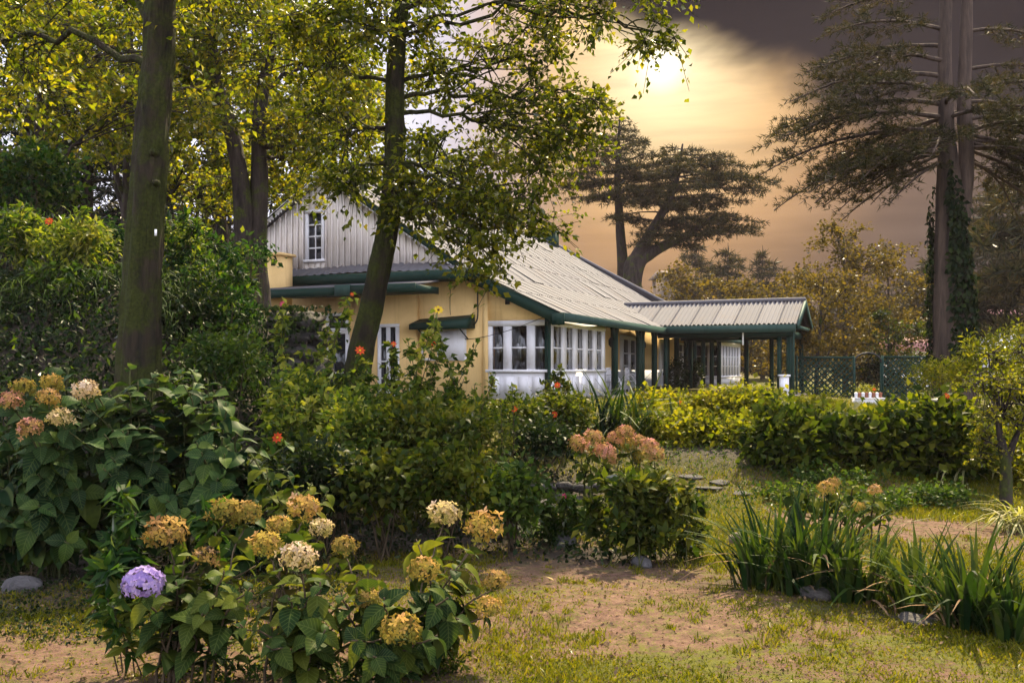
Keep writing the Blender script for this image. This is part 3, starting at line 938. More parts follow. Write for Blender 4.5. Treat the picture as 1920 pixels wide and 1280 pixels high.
# eaves
hp('gutter', 'green_grey', [(-.3, 11.0, -.24, -.17, 2.18, 2.42), (15.0, 24, -.24, -.17, 2.18, 2.42)], label='faded green gutter board along the veranda eave')
hp('eave_end', 'green', [(-.32, -.26, -.26, .1, 2.08, 2.40)])
hp('veranda_beam', 'green', [(.42, 24, .26, .40, 2.27, 2.45)])
hp('soffit', 'white', [(.0, 24, -.16, .26, 2.36, 2.39)])
hp('ceiling', 'green', [(5.5, 24, .40, 2.0, 2.46, 2.50)])
MB().tube(curve([(.22, .30, 2.28), (.20, .34, 2.15), (.22, .38, 2.0), (.22, .38, .0)], 12), .05, 8).build('downpipe', M['green'], house)
hp('corner_post', 'green', [(.26, .40, .40, .53, 0, 2.3)])
for px_ in (6.1, 9.0, 9.35, 11.1, 13.0, 14.6, 16.3, 17.8, 19.6, 21.5, 23.2):
    p_ = hp('veranda_post', 'green', [(px_ - .09, px_ + .09, .24, .42, 0, 2.30)])
    for s_ in (-1, 1):
        MB().hexa([(px_ + s_ * .09, .29, 1.85), (px_ + s_ * .09, .37, 1.85), (px_ + s_ * .10, .37, 1.88), (px_ + s_ * .10, .29, 1.88)],
                  [(px_ + s_ * .09, .29, 2.26), (px_ + s_ * .09, .37, 2.26), (px_ + s_ * .40, .37, 2.26), (px_ + s_ * .40, .29, 2.26)]).build('bracket', M['green'], p_)
for px_ in (6.6, 10.6, 16.0):
    l_ = MB().tube([(px_, .62, 1.95), (px_, .62, 1.86), (px_, .62, 1.70), (px_, .62, 1.62)], [.03, .10, .09, .03], 8).build('veranda_lamp', M['iron'], house)
    MB().tube([(px_, .62, 1.96), (px_, .62, 2.46)], .012, 5).build('chain', M['iron'], l_)

# far bay under the porch
hp('dado', 'white', [(24.2, 24.4, .46, 2.0, 0, .5), (24.4, 29.6, .46, .6, 0, .5)])
window('f', 24.24, [(.62, .95), (1.15, 1.7)], .5, 2.05, [1.0, 1.5], a_lo=.46, a_hi=2.0, curtain=False, pane_mat='dark', head=.3)
window('s', .50, [(24.75 + i * .78, 25.2 + i * .78) for i in range(6)], .5, 2.05, [1.0, 1.5], a_lo=24.3, a_hi=29.6, curtain=False, pane_mat='dark', head=.3)
MB().hexa([(23.9, .1, 2.35), (30.0, .1, 2.35), (30.0, 7, 2.35), (23.9, 7, 2.35)], [(25, 2.2, 3.1), (28.6, 2.2, 3.1), (28.6, 5, 3.1), (25, 5, 3.1)]).build('bay_roof', M['tin'], house)
hp('fascia', 'green_grey', [(23.86, 30.04, .04, .1, 2.2, 2.4), (23.86, 23.9, .1, 3.0, 2.2, 2.4)])
hp('back_wall', 'yellow', [(24.2, 29.6, 2.0, 6.5, -.5, 2.4)])

# open porch in front of the veranda
PX0, PX1, PR = 10.8, 15.2, 13.0
for side in (-1, 1):
    y = 2.1
    while y > -4.9:
        y1 = max(y - .84, -4.98)
        n = 21
        yy = np.linspace(y, y1, n)
        lift = rng.uniform(.006, .022)
        V = []
        for i, f in enumerate((0, .5, 1.0)):
            x = (PX0 if side < 0 else PX1) * (1 - f) + PR * f
            z = 2.50 + .96 * f
            for q, yv in enumerate(yy):
                o = .036 * math.cos(q * math.pi / 2) + lift * (1 - f)
                V.append((x + side * o * .42, yv, z + o * .9))
        k = np.arange(n - 1)
        MB().add(V, [np.stack([k + r * n, k + 1 + r * n, k + 1 + (r + 1) * n, k + (r + 1) * n], -1) for r in range(2)]).build('porch_roof_sheet', M['tin'], house)
        y -= .80
MB().tube([(PR, 2.1, 3.50), (PR, -5.02, 3.50)], .09, 8).build('ridge_cap', M['tin'], house)
hp('porch_fascia', 'green_grey', [(10.74, 10.80, -4.95, .0, 2.20, 2.48), (15.20, 15.26, -4.95, .0, 2.20, 2.48)])
hp('porch_beam', 'green', [(11.08, 11.26, -4.8, .2, 2.04, 2.26), (14.7, 14.88, -4.8, .2, 2.04, 2.26), (11.26, 14.7, -4.72, -4.55, 2.04, 2.26), (11.26, 14.7, -2.2, -2.05, 2.1, 2.26)])
hp('porch_ceiling', 'green', [(11.26, 14.7, -4.5, .2, 2.28, 2.32)])
for sgn, xe in ((-1, PX0), (1, PX1)):
    hquad('porch_bargeboard', 'green_grey', [(xe, -5.06, 2.28), (xe, -4.99, 2.28), (PR, -4.99, 3.24), (PR, -5.06, 3.24)], [(xe, -5.06, 2.52), (xe, -4.99, 2.52), (PR, -4.99, 3.50), (PR, -5.06, 3.50)])
hquad('porch_gable', 'board', [(12.0, -4.62, 2.62), (12.0, -4.56, 2.62), (14.0, -4.56, 2.62), (14.0, -4.62, 2.62)], [(12.9, -4.62, 3.34), (12.9, -4.56, 3.34), (13.1, -4.56, 3.34), (13.1, -4.62, 3.34)])
hp('tie_beam', 'green_grey', [(11.0, 15.0, -4.98, -4.9, 2.34, 2.46)])
for a_, b_ in ((11.17, -4.65), (11.17, -4.32), (11.5, -4.65), (11.17, -.1), (14.79, -4.65), (14.79, -4.3), (14.79, -3.5), (14.79, -2.5), (14.79, -.2)):
    hp('porch_post', 'green', [(a_ - .075, a_ + .075, b_ - .075, b_ + .075, -.1, 2.06)])
MB().tube([(10.95, -4.85, 2.2), (10.95, -4.85, -.1)], .04, 8).build('downpipe', M['green_grey'], house)
MB().tube([(10.95, -3.05, 2.2), (10.95, -3.05, 1.75)], .03, 8).build('downpipe', M['white'], house)
hp('porch_floor', 'floor', [(10.9, 15.0, -4.9, .1, -.6, -.08)])

# white pedestal at the porch corner
ped = MB().box(-.14, .14, -.14, .14, 0, .75).box(-.18, .18, -.18, .18, .75, .82).build('pedestal', M['white'])
pl = house.matrix_basis @ Vector((10.7, -4.55, -.15))
ped.location = pl
tag(ped, 'white square pedestal at the corner of the porch posts', 'pedestal')


# chairs and pots on the veranda
def chair(x, label):
    loc = Matrix.Translation(house.location) @ Matrix.Rotation(house.rotation_euler.z, 4, 'Z') @ Vector((x, .95, 0))
    c = empty('veranda_chair', loc, label, 'chair', 'white chairs on the veranda', house.rotation_euler.z)
    MB().box(-.24, .24, -.22, .22, .40, .44).build('seat', M['white'], c)
    for sx in (-1, 1):
        MB().box(sx * .22 - .02, sx * .22 + .02, -.22, -.18, 0, .40).build('leg', M['white'], c)
        MB().box(sx * .22 - .02, sx * .22 + .02, .18, .22, 0, .92).build('leg', M['white'], c)
        MB().tube(curve([(sx * .23, .2, .64), (sx * .25, 0, .66), (sx * .24, -.2, .42)], 8), .018, 5).build('armrest', M['white'], c)
    for k in range(5):
        MB().box(-.2 + k * .09, -.16 + k * .09, .19, .21, .46, .86).build('slat', M['white'], c)
    MB().box(-.2, .2, .18, .22, .86, .92).build('top_rail', M['white'], c)


chair(10.2, 'white slatted chair just right of the nearer veranda door')
chair(7.9, 'white slatted chair between the corner windows and the veranda door')


# ------------------------------------------------------------------ trees
LEAF4 = leaf_small()
LEAF2 = leaf_two()
LEAF_LONG = leaf_small(.17, .05, .18)


def bez(a, b, lift, n, side=None):
    a = np.asarray(a, float); b = np.asarray(b, float)
    c = (a + b) / 2 + np.array([0, 0, lift])
    if side is not None: c = c + side
    t = np.linspace(0, 1, n)[:, None]
    return (1 - t) ** 2 * a + 2 * t * (1 - t) * c + t * t * b


def rough_rings(n, sides, amp, seed=0):
    r = np.random.default_rng(seed)
    base = r.normal(0, 1, (n, sides))
    for _ in range(2):
        base = (base + np.roll(base, 1, 0) + np.roll(base, -1, 0)) / 2.2
    ridge = r.normal(0, 1, sides)
    return 1 + amp * (base * .7 + ridge[None] * .7)


def make_trunk(pts, radii, n=40, sides=14, rough=.05, seed=0, m=None):
    P = curve(pts, n)
    rad = np.interp(np.linspace(0, 1, n), np.linspace(0, 1, len(radii)), radii)
    m = m or MB()
    m.tube(P, rad, sides, True, 0, rough_rings(n, sides, rough, seed))
    return P, rad, m


def foliage_points(c, tw, ntw, nl, spread=.10, droop=.35, up=.3, flat=1.0):
    """twigs round clump centres c and leaf positions along them"""
    n = len(c)
    d = rng.normal(size=(n, ntw, 3))
    d[..., 2] = d[..., 2] * flat + up
    d = unit(d)
    L = tw * rng.uniform(.45, 1.15, (n, ntw, 1))
    a = np.repeat(c[:, None], ntw, 1)
    b = a + d * L
    b[..., 2] -= droop * L[..., 0] ** 2 / max(tw, .1)
    t = rng.uniform(.2, 1.08, (n, ntw, nl, 1))
    p = a[:, :, None] * (1 - t) + b[:, :, None] * t + rng.normal(0, spread, (n, ntw, nl, 3))
    dd = d[:, :, None] * .8 + rng.normal(0, .55, (n, ntw, nl, 3))
    dd[..., 2] -= .35
    return a.reshape(-1, 3), b.reshape(-1, 3), p.reshape(-1, 3), unit(dd).reshape(-1, 3)


def broad_tree(name, label, trunks, blobs, leaf=.09, mat='lf_tree', bark='bark_dark', group=None, tw=.7, ntw=7, nl=9, sides=12, rough=.05, limb_r=.45,
               tmpl=None, cat='tree', seed=1, droop=.35, clump_lift=.1, up=.3, smooth=True):
    """trunks: [(points, radii)]; blobs: (centre, radii, clumps, trunk index, trunk fraction)"""
    base = np.array(trunks[0][0][0], float)
    t = empty(name, base, label, cat, group)
    tm = MB(); br = MB(); lf = MB()
    TP = []
    for k, (pts, rad) in enumerate(trunks):
        P, rr, _ = make_trunk(pts, rad, 44 if sides < 20 else 132, sides if sides < 20 else sides + 16, rough, seed + k, tm)
        TP.append((P, rr))
    for c, r, n, ti, fr in blobs:
        c = np.array(c, float); r = np.array(r, float)
        P, rr = TP[ti]
        k0 = min(len(P) - 1, int(fr * (len(P) - 1)))
        a = P[k0]; ra = rr[k0] * limb_r
        L = np.linalg.norm(c - a)
        path = bez(a, c, .12 * L, 12, rng.normal(0, .07 * L, 3))
        path[1:-1] += rng.normal(0, .018 * L, (10, 3))
        br.tube(path, np.linspace(ra, max(.012, ra * .25), 12), 7)
        # sub-branches reach the clumps
        u = unit(rng.normal(size=(n, 3))) * (rng.uniform(.15, 1, (n, 1)) ** .45)
        cl = c + u * r
        for q in cl:
            kk = rng.integers(5, 12)
            s = path[kk]
            l2 = np.linalg.norm(q - s)
            sub = bez(s, q, .1 * l2, 6, rng.normal(0, .08 * l2, 3))
            br.tube(sub, np.linspace(max(.012, ra * .28), .008, 6), 4, False)
        A, B, p, d = foliage_points(cl, tw, ntw, nl, .05 * tw + leaf * .22, droop, up, .55)
        br.prisms(A, B, .007, .003)
        nr = rnd_dir(len(p), .8)
        lf.scatter(tmpl or LEAF4, p, frames(d, nr), leaf * rng.uniform(.6, 1.25, len(p)))
    tm.build('trunk', M[bark], t, smooth, True)
    if br.n: br.build('branches', M[bark], t, False, True)['kind'] = 'stuff'
    if lf.n: lf.build('crown', M[mat], t, False, True)['kind'] = 'stuff'
    return t


def tuft(n=7, spread=.75, wd=.06, seed=0):
    """spray of needles: thin triangles fanning out from a point"""
    r = np.random.default_rng(seed)
    V = []; F = []
    for k in range(n):
        a = k / n * 2 * math.pi + r.uniform(-.3, .3)
        d = np.array([math.cos(a) * spread, .55 + r.uniform(-.2, .3), math.sin(a) * spread * .6 + .15])
        d = d / np.linalg.norm(d) * r.uniform(.7, 1.1)
        s = np.cross(d, r.normal(size=3)); s = s / np.linalg.norm(s) * wd
        i = len(V)
        V += [s * .6, -s * .6, d * .5 + s * .9, d]
        F += [(i, i + 2, i + 3), (i, i + 3, i + 1)]
    return np.array(V), [np.array(F)]


TUFTS = [tuft(6, .8, .075, k) for k in range(3)]


def cedar(name, label, trunks, branches, needle=.22, group=None, mat='lf_cedar', bark='bark_cedar', step=.22, side_step=.34, fan=.55, droop=.16, seed=3, sides=12, cat='tree', rough=.06, ivy=None, dens=1.0):
    """layered conifer. branches: (trunk index, fraction, azimuth, length, rise, bare share)"""
    base = np.array(trunks[0][0][0], float)
    t = empty(name, base, label, cat, group)
    tm = MB(); br = MB(); lf = MB()
    TP = []
    for k, (pts, rad) in enumerate(trunks):
        P, rr, _ = make_trunk(pts, rad, 40, sides, rough, seed + k, tm)
        TP.append((P, rr))
    pos = []; dirs = []; ups = []
    SA = []; SB = []; SR = []
    for ti, fr, azm, L, rise, bare in branches:
        P, rr = TP[ti]
        k0 = min(len(P) - 1, int(fr * (len(P) - 1)))
        a = P[k0]
        out = np.array([math.sin(azm), math.cos(azm), 0.0])
        lat = np.array([out[1], -out[0], 0.0])
        n = max(8, int(L / .3))
        s = np.linspace(0, 1, n)[:, None]
        kink = np.cumsum(rng.normal(0, .012 * L, (n, 1)), 0)
        path = a + out * L * s + np.array([0, 0, 1.0]) * (rise * L * s - droop * L * s ** 2.2) + lat * kink
        rb = min(rr[k0] * .5, .02 + .011 * L)
        br.tube(path, np.linspace(rb, .012, n), 6)
        d = bare
        while d < 1.0:
            q = d * (n - 1); k = int(q); f = q - k
            p0 = path[k] * (1 - f) + path[min(k + 1, n - 1)] * f
            for sg in (-1, 1):
                if rng.random() < .12: continue
                l2 = fan * L * (1.12 - d) ** .8 * rng.uniform(.45, 1.1) * (.4 + .6 * min(1, (d - bare) * 4 + .3))
                l2 = min(l2, 2.8)
                dr = unit(out * rng.uniform(.55, 1.1) + lat * sg * rng.uniform(.6, 1.0) + np.array([0, 0, rng.uniform(-.22, .10)]))
                p1 = p0 + dr * l2 + np.array([0, 0, -.12 * l2])
                SA.append(p0); SB.append(p1); SR.append(.006 + .007 * l2)
                m = max(2, int(l2 / step * dens))
                tt = np.linspace(.15, 1.03, m)[:, None]
                pp = p0 + (p1 - p0) * tt + rng.normal(0, .05 + .02 * l2, (m, 3)) * np.array([1, 1, .5])
                pos.append(pp); dirs.append(np.repeat(dr[None], m, 0) + rng.normal(0, .45, (m, 3)))
                # short side sprays
                for e in range(int(l2 / .4)):
                    f2 = rng.uniform(.25, .95)
                    b0 = p0 + (p1 - p0) * f2
                    dd = unit(dr + rng.normal(0, .8, 3) * np.array([1, 1, .35]))
                    l3 = rng.uniform(.15, .42) * min(1, l2 / 1.2 + .3)
                    b1 = b0 + dd * l3 - np.array([0, 0, .06 * l3])
                    SA.append(b0); SB.append(b1); SR.append(.006)
                    m3 = max(1, int(l3 / step * 1.2 * dens))
                    t3 = np.linspace(.3, 1, m3)[:, None]
                    pos.append(b0 + (b1 - b0) * t3); dirs.append(np.repeat(dd[None], m3, 0) + rng.normal(0, .4, (m3, 3)))
            d += side_step / L * rng.uniform(.7, 1.3)
    SA, SB, SR = np.array(SA), np.array(SB), np.array(SR)
    br.prisms(SA, SB, SR, .004)
    pos = np.concatenate(pos); dirs = unit(np.concatenate(dirs))
    nr = rnd_dir(len(pos), 1.2)
    which = rng.integers(0, 3, len(pos))
    for k in range(3):
        q = which == k
        lf.scatter(TUFTS[k], pos[q], frames(dirs[q], nr[q]), needle * rng.uniform(.6, 1.25, q.sum()))
    tm.build('trunk', M[bark], t, True, True)
    br.build('branches', M[bark], t, False, True)['kind'] = 'stuff'
    lf.build('crown', M[mat], t, False, True)['kind'] = 'stuff'
    return t, TP


# ---- the big mossy trunk at the left: base on the bank, crown mostly above the frame
b = on_ground(262, 11.0)
tree1 = broad_tree('mossy_tree', 'tall tree with the thickest moss covered trunk, left of the cottage',
    [([b + (0, 0, -.3), at(262, 640, 11), at(273, 420, 11), at(288, 220, 11), at(298, 110, 11), at(304, -60, 11), at(318, -420, 11.3), at(300, -900, 11.5)], [.30, .215, .190, .178, .165, .15, .10])],
    [(at(120, -60, 12), (1.6, 1.4, .9), 20, 0, .62), (at(-60, 90, 12.5), (1.2, 1.2, .9), 14, 0, .55), (at(330, -170, 10.5), (1.3, 1.2, .8), 14, 0, .66),
     (at(520, -150, 12), (1.4, 1.2, .7), 14, 0, .7), (at(200, -500, 11), (2.2, 2.0, 1.3), 16, 0, .8), (at(460, -560, 12), (2.0, 2, 1.3), 14, 0, .8)],
    leaf=.10, mat='lf_gold', bark='bark_moss', sides=28, rough=.06, tw=.8, seed=11, ntw=8, nl=10, limb_r=.3)
tm = MB()                                                    # knots and the pale tin tag on the bark
tagp = at(292, 436, 10.74)
tree_tag = MB().box(-.012, .012, -.004, .004, -.035, .035).build('tin_tag', M['white'], tree1)
tree_tag.location = Vector(tagp) - tree1.location
for px_, py_, rr_ in ((298, 292, .035), (302, 348, .03)):
    q = at(px_, py_, 11) + np.array([0, -.20, 0])
    kn = MB().tube([q + (0, .08, 0), q + (0, .0, 0), q + (0, -.02, 0)], [rr_ * 1.5, rr_ * 1.2, rr_ * .5], 9).build('knot', M['bark_moss'], tree1, True, True)

# ---- the leaning tree in front of the gable
b = on_ground(648, 13.0)
tree2 = broad_tree('leaning_tree', 'leaning tree whose mossy trunk crosses the front of the gable',
    [([b + (0, 0, -.4), at(672, 690, 13), at(700, 560, 13), at(728, 420, 13), at(740, 300, 13), at(741, 150, 13), at(752, 0, 13), at(765, -200, 13), at(775, -500, 13)], [.23, .175, .155, .145, .140, .125, .105, .09, .07])],
    [(at(860, 330, 12.6), (1.0, .9, .75), 26, 0, .50), (at(1000, 260, 12.8), (.75, .9, .85), 24, 0, .58), (at(930, 130, 13.4), (1.0, 1.0, .65), 24, 0, .62),
     (at(1090, 200, 12.8), (.40, .6, .55), 11, 0, .60), (at(960, 400, 12.2), (.75, .7, .45), 15, 0, .5), (at(900, 440, 12.0), (.45, .5, .28), 7, 0, .48),
     (at(640, 240, 13.2), (.8, .9, .9), 20, 0, .55), (at(570, 120, 13.6), (.9, .9, .9), 20, 0, .62), (at(645, 335, 12.6), (.32, .4, .14), 5, 0, .5),
     (at(720, 60, 12.5), (1.0, .8, .7), 18, 0, .7), (at(1060, 20, 12.6), (1.0, .8, .30), 15, 0, .7), (at(1225, 60, 12.2), (.36, .5, .14), 5, 0, .7),
     (at(1180, -40, 12.4), (.9, .7, .3), 11, 0, .74), (at(860, -60, 13), (1.3, 1.0, .5), 16, 0, .75), (at(590, 10, 13), (.9, .9, .6), 14, 0, .7),
     (at(760, 360, 12.6), (.32, .35, .35), 8, 0, .5), (at(905, 500, 11.6), (.22, .3, .12), 3, 0, .46)],
    leaf=.092, mat='lf_tree', bark='bark_moss', sides=24, rough=.06, tw=.46, ntw=8, nl=10, seed=21, droop=.5, up=.15, limb_r=.26)

# ---- two dark stems between the mossy trunk and the gable
b = on_ground(470, 22.0)
broad_tree('forked_tree', 'dark forked tree rising behind the bank, just left of the gable',
    [([b, at(458, 480, 22), at(452, 350, 22), at(430, 230, 22), at(408, 160, 22), at(395, 60, 22), at(380, -60, 22)], [.30, .24, .2, .16, .13, .1, .06]),
     ([b + (.2, .1, 0), at(482, 470, 22.2), at(487, 330, 22.2), at(486, 220, 22.2), at(505, 110, 22.2), at(530, -20, 22.2)], [.27, .23, .2, .16, .12, .07])],
    [(at(400, 60, 22), (1.9, 1.6, 1.5), 34, 0, .7), (at(520, 60, 22.5), (1.9, 1.6, 1.5), 34, 1, .7), (at(590, 220, 22), (1.3, 1.2, .9), 22, 1, .55), (at(370, 220, 22), (.9, 1.0, .9), 16, 0, .6),
     (at(590, 270, 22), (.8, .8, .4), 10, 1, .5), (at(420, 360, 23), (.8, .8, .6), 10, 0, .4), (at(540, 300, 23.5), (.9, .8, .9), 14, 1, .45), (at(640, 110, 22), (1.2, 1.2, 1.2), 20, 1, .7),
     (at(450, -90, 22), (2.2, 1.8, .9), 22, 0, .85)],
    leaf=.125, mat='lf_gold', bark='bark_dark', tw=.85, ntw=8, nl=11, seed=31)

# ---- backdrop trees on the left
def simple_tree(name, label, px, Y, top_py, width, leaf, mat, n, group=None, seed=1, low=.35, bark='bark_dark', tw=.9, trunk_r=None, ntw=7, nl=8, tmpl=None):
    b = on_ground(px, Y)
    zt = ZC + (HY - top_py) / FPX * Y
    hgt = zt - b[2]
    r = np.random.default_rng(seed)
    lean = r.uniform(-.06, .06) * hgt
    tr = trunk_r or .02 * hgt
    pts = [b + (0, 0, -.3), b + (lean * .2, 0, hgt * .3), b + (lean * .6, 0, hgt * .6), b + (lean, 0, hgt * .92)]
    blobs = []
    nb = 7
    for k in range(nb):
        f = low + (1 - low) * (k + .4) / nb
        an = k * 2.4 + r.uniform(-.4, .4)
        rad = width * (.55 + .45 * math.sin(math.pi * min(1, (f - low) / (1 - low) * .9 + .15))) * .5
        c = b + np.array([math.cos(an) * rad * .6 + lean * f, math.sin(an) * rad * .6, hgt * f])
        blobs.append((c, (rad * .75, rad * .75, hgt * (1 - low) / nb * .9), max(4, int(n / nb)), 0, max(.2, f - .2)))
    return broad_tree(name, label, [(pts, [tr, tr * .75, tr * .5, tr * .15])], blobs, leaf=leaf, mat=mat, bark=bark, group=group, tw=tw, ntw=ntw, nl=nl, seed=seed, sides=8, tmpl=tmpl or LEAF2)


def cone_cedar(name, label, px, Y, top_py, L0, needle, mat='lf_dark', bark='bark_dark', group=None, seed=1, start=.12, whorls=16, per=5, step=.4, side=.6, droop=.2, rise=.12, dens=1.0):
    b = on_ground(px, Y)
    zt = ZC + (HY - top_py) / FPX * Y
    hgt = zt - b[2]
    r = np.random.default_rng(seed)
    brs = []
    for k in range(whorls):
        f = start + (.98 - start) * (k / whorls) ** .9
        for j in range(per):
            brs.append((0, f, r.uniform(0, 6.28), max(.4, L0 * (1 - f) ** .75 * r.uniform(.65, 1.1)), rise + r.uniform(-.05, .08), .12))
    t, _ = cedar(name, label, [([b + (0, 0, -.3), b + (0, 0, hgt * .5), b + (0, 0, hgt)], [.02 * hgt, .013 * hgt, .02])], brs, needle, group, mat, bark, step, side, .5, droop, seed, 8, dens=dens)
    return t


dark1 = cone_cedar('dark_conifer', 'dark conifer behind the bank, left of the thick mossy trunk', 165, 34, -60, 4.2, .55, seed=41, group='dark conifers behind the bank')
def place_copy(src, px, Y, s, rz, label, group=None, dz=0.0):
    c = copy_tree(src)
    c.location = Vector(on_ground(px, Y)) + Vector((0, 0, dz))
    c.scale = (s, s, s)
    c.rotation_euler = (0, 0, rz)
    c['label'] = label
    if group: c['group'] = group
    return c
place_copy(dark1, 60, 37, .9, 1.0, 'dark conifer standing at the left edge behind the bank shrubs', 'dark conifers behind the bank')
place_copy(dark1, 370, 33, .62, 2.2, 'low dark conifer between the thick mossy trunk and the forked tree', 'dark conifers behind the bank')
place_copy(dark1, 545, 44, .75, 4.0, 'dark conifer rising behind the left slope of the gable', 'dark conifers behind the bank')
place_copy(dark1, 250, 42, .95, 5.0, 'dark conifer directly behind the thick mossy trunk', 'dark conifers behind the bank')
simple_tree('golden_tree', 'golden green tree filling the upper left corner', 60, 19, -160, 7.0, .14, 'lf_gold', 170, seed=51, low=.46, tw=.8, tmpl=LEAF4, nl=11)
simple_tree('golden_tree', 'golden green tree right behind the thick mossy trunk', 235, 26, -120, 8.0, .17, 'lf_gold', 180, seed=52, low=.50, tw=.9, nl=11)
simple_tree('golden_tree', 'golden green tree behind the forked tree', 430, 33, -60, 9.5, .20, 'lf_gold', 190, seed=53, low=.44, tw=1.0, nl=11)
simple_tree('leafy_tree', 'green tree behind the roof, seen through the leaning tree', 640, 52, 60, 12.0, .28, 'lf_tree', 170, seed=54, low=.3, tw=1.4, nl=11)
simple_tree('leafy_tree', 'far green tree behind the ridge, left of the flat topped cedars', 930, 66, 230, 11.0, .28, 'lf_tree', 90, seed=55, low=.3, tw=1.5)

# ---- flat topped cedars behind the cottage
def layered(name, label, base_px, Y, tops, brs, needle, group, seed):
    b = on_ground(base_px, Y)
    tr = []
    for pts, rad in tops:
        tr.append(([b if q is None else at(q[0], q[1], Y) for q in pts], rad))
    return cedar(name, label, tr, brs, needle, group, 'lf_cedar', 'bark_dark', .24, .38, .62, .10, seed, 10, dens=1.35)


def fan_set(r, ti, spans):
    out = []
    for fr, L, n, rise in spans:
        for j in range(n):
            out.append((ti, fr + r.uniform(-.02, .02), j * 6.283 / n + r.uniform(-.5, .5), L * r.uniform(.75, 1.1), rise + r.uniform(-.04, .06), .25))
    return out


r_ = np.random.default_rng(5)
layered('flat_topped_cedar', 'tallest flat topped cedar behind the roof, left of its wider neighbour', 1165, 62,
        [([None, (1168, 520), (1163, 430), (1158, 330), (1162, 215)], [.5, .4, .32, .22, .05])],
        fan_set(r_, 0, [(.66, 3.4, 7, .10), (.74, 4.0, 8, .12), (.80, 3.6, 8, .10), (.86, 2.8, 7, .12), (.91, 2.2, 7, .1), (.955, 1.5, 6, .12), (.985, .9, 5, .15)]), .38, 'flat topped cedars behind the roof', 61)
layered('flat_topped_cedar', 'wide flat topped cedar with forked limbs behind the lower roof slope', 1190, 60,
        [([None, (1185, 520), (1195, 480), (1230, 420), (1265, 350), (1280, 270)], [.75, .55, .42, .30, .18, .05]),
         ([None, (1190, 520), (1220, 475), (1290, 440), (1345, 400)], [.5, .5, .38, .24, .06])],
        fan_set(r_, 0, [(.62, 3.0, 6, .2), (.70, 3.6, 8, .18), (.77, 3.9, 8, .14), (.84, 3.8, 9, .10), (.90, 3.2, 8, .08), (.95, 2.3, 7, .06), (.985, 1.4, 6, .1)])
        + fan_set(r_, 1, [(.62, 2.6, 6, .22), (.74, 2.8, 7, .18), (.85, 2.8, 8, .12), (.94, 2.2, 7, .08), (.99, 1.6, 6, .08)])
        + [(0, f_, math.radians(a_), L_, .06, .3) for f_, a_, L_ in ((.80, 85, 5.6), (.84, 95, 5.8), (.88, 75, 5.2), (.92, 100, 4.4), (.76, 80, 4.8), (.86, -85, 4.6), (.90, -95, 4.0), (.95, 90, 3.2))]
        + [(1, f_, math.radians(a_), L_, .06, .3) for f_, a_, L_ in ((.80, 90, 3.8), (.88, 80, 3.6), (.94, 95, 3.2))], .38, 'flat topped cedars behind the roof', 62)

# ---- the twin stemmed cedar at the right
YC = 24.0
b = on_ground(1790, YC)
brs = []
r_ = np.random.default_rng(9)
for fr, azd, L, rise in ((.60, -88, 4.6, .10), (.575, -70, 4.2, -.02), (.555, -108, 3.9, .02), (.54, -84, 3.0, -.10), (.52, -60, 2.6, -.16), (.63, -98, 4.3, .18), (.655, -80, 4.2, .20), (.68, -110, 3.8, .16),
                         (.70, -75, 3.7, .24), (.73, -95, 3.6, .22), (.76, -60, 3.3, .25), (.79, -105, 3.2, .22), (.84, -85, 3.0, .2), (.9, -80, 2.4, .2), (.62, 150, 3.4, .08), (.66, -160, 3.4, .1), (.57, -150, 2.8, .0), (.59, -92, 3.4, -.22), (.565, -75, 2.6, -.3), (.60, -115, 3.0, -.2), (.545, -95, 2.0, -.34), (.62, -65, 3.2, -.1), (.58, -50, 2.4, -.2), (.53, -120, 2.2, -.25)):
    brs.append((0, fr, math.radians(azd), L, rise, .16))
for fr, azd, L, rise in ((.60, 85, 3.6, .06), (.56, 100, 3.2, -.08), (.53, 70, 2.8, -.2), (.64, 75, 3.6, .14), (.68, 100, 3.4, .16), (.72, 60, 3.4, .2), (.76, 110, 3.2, .2), (.81, 85, 3, .2), (.87, 80, 2.6, .2), (.63, 170, 3.2, .1), (.7, -20, 3.2, .1), (.58, 140, 2.8, -.05), (.57, 85, 2.8, -.3), (.60, 110, 2.6, -.28), (.55, 60, 2.4, -.34), (.62, 95, 3.0, -.15)):
    brs.append((1, fr - .2, math.radians(azd), L, rise, .16))
cedar2, TPc = cedar('twin_stemmed_cedar', 'tall twin stemmed cedar with ivy round its lower trunk, right side',
    [([b + (0, 0, -.3), at(1786, 620, YC), at(1782, 480, YC), at(1780, 360, YC), at(1776, 260, YC), at(1772, 120, YC), at(1775, -60, YC), at(1780, -300, YC)], [.58, .44, .37, .32, .19, .17, .14, .05]),
     ([at(1797, 420, YC), at(1806, 360, YC), at(1812, 290, YC), at(1808, 200, YC), at(1812, 60, YC), at(1816, -120, YC), at(1820, -320, YC)], [.26, .22, .19, .17, .15, .1, .04])],
    brs, .17, None, 'lf_cedar', 'bark_cedar', .11, .21, .55, .33, 71, 18, rough=.07, dens=1.0)
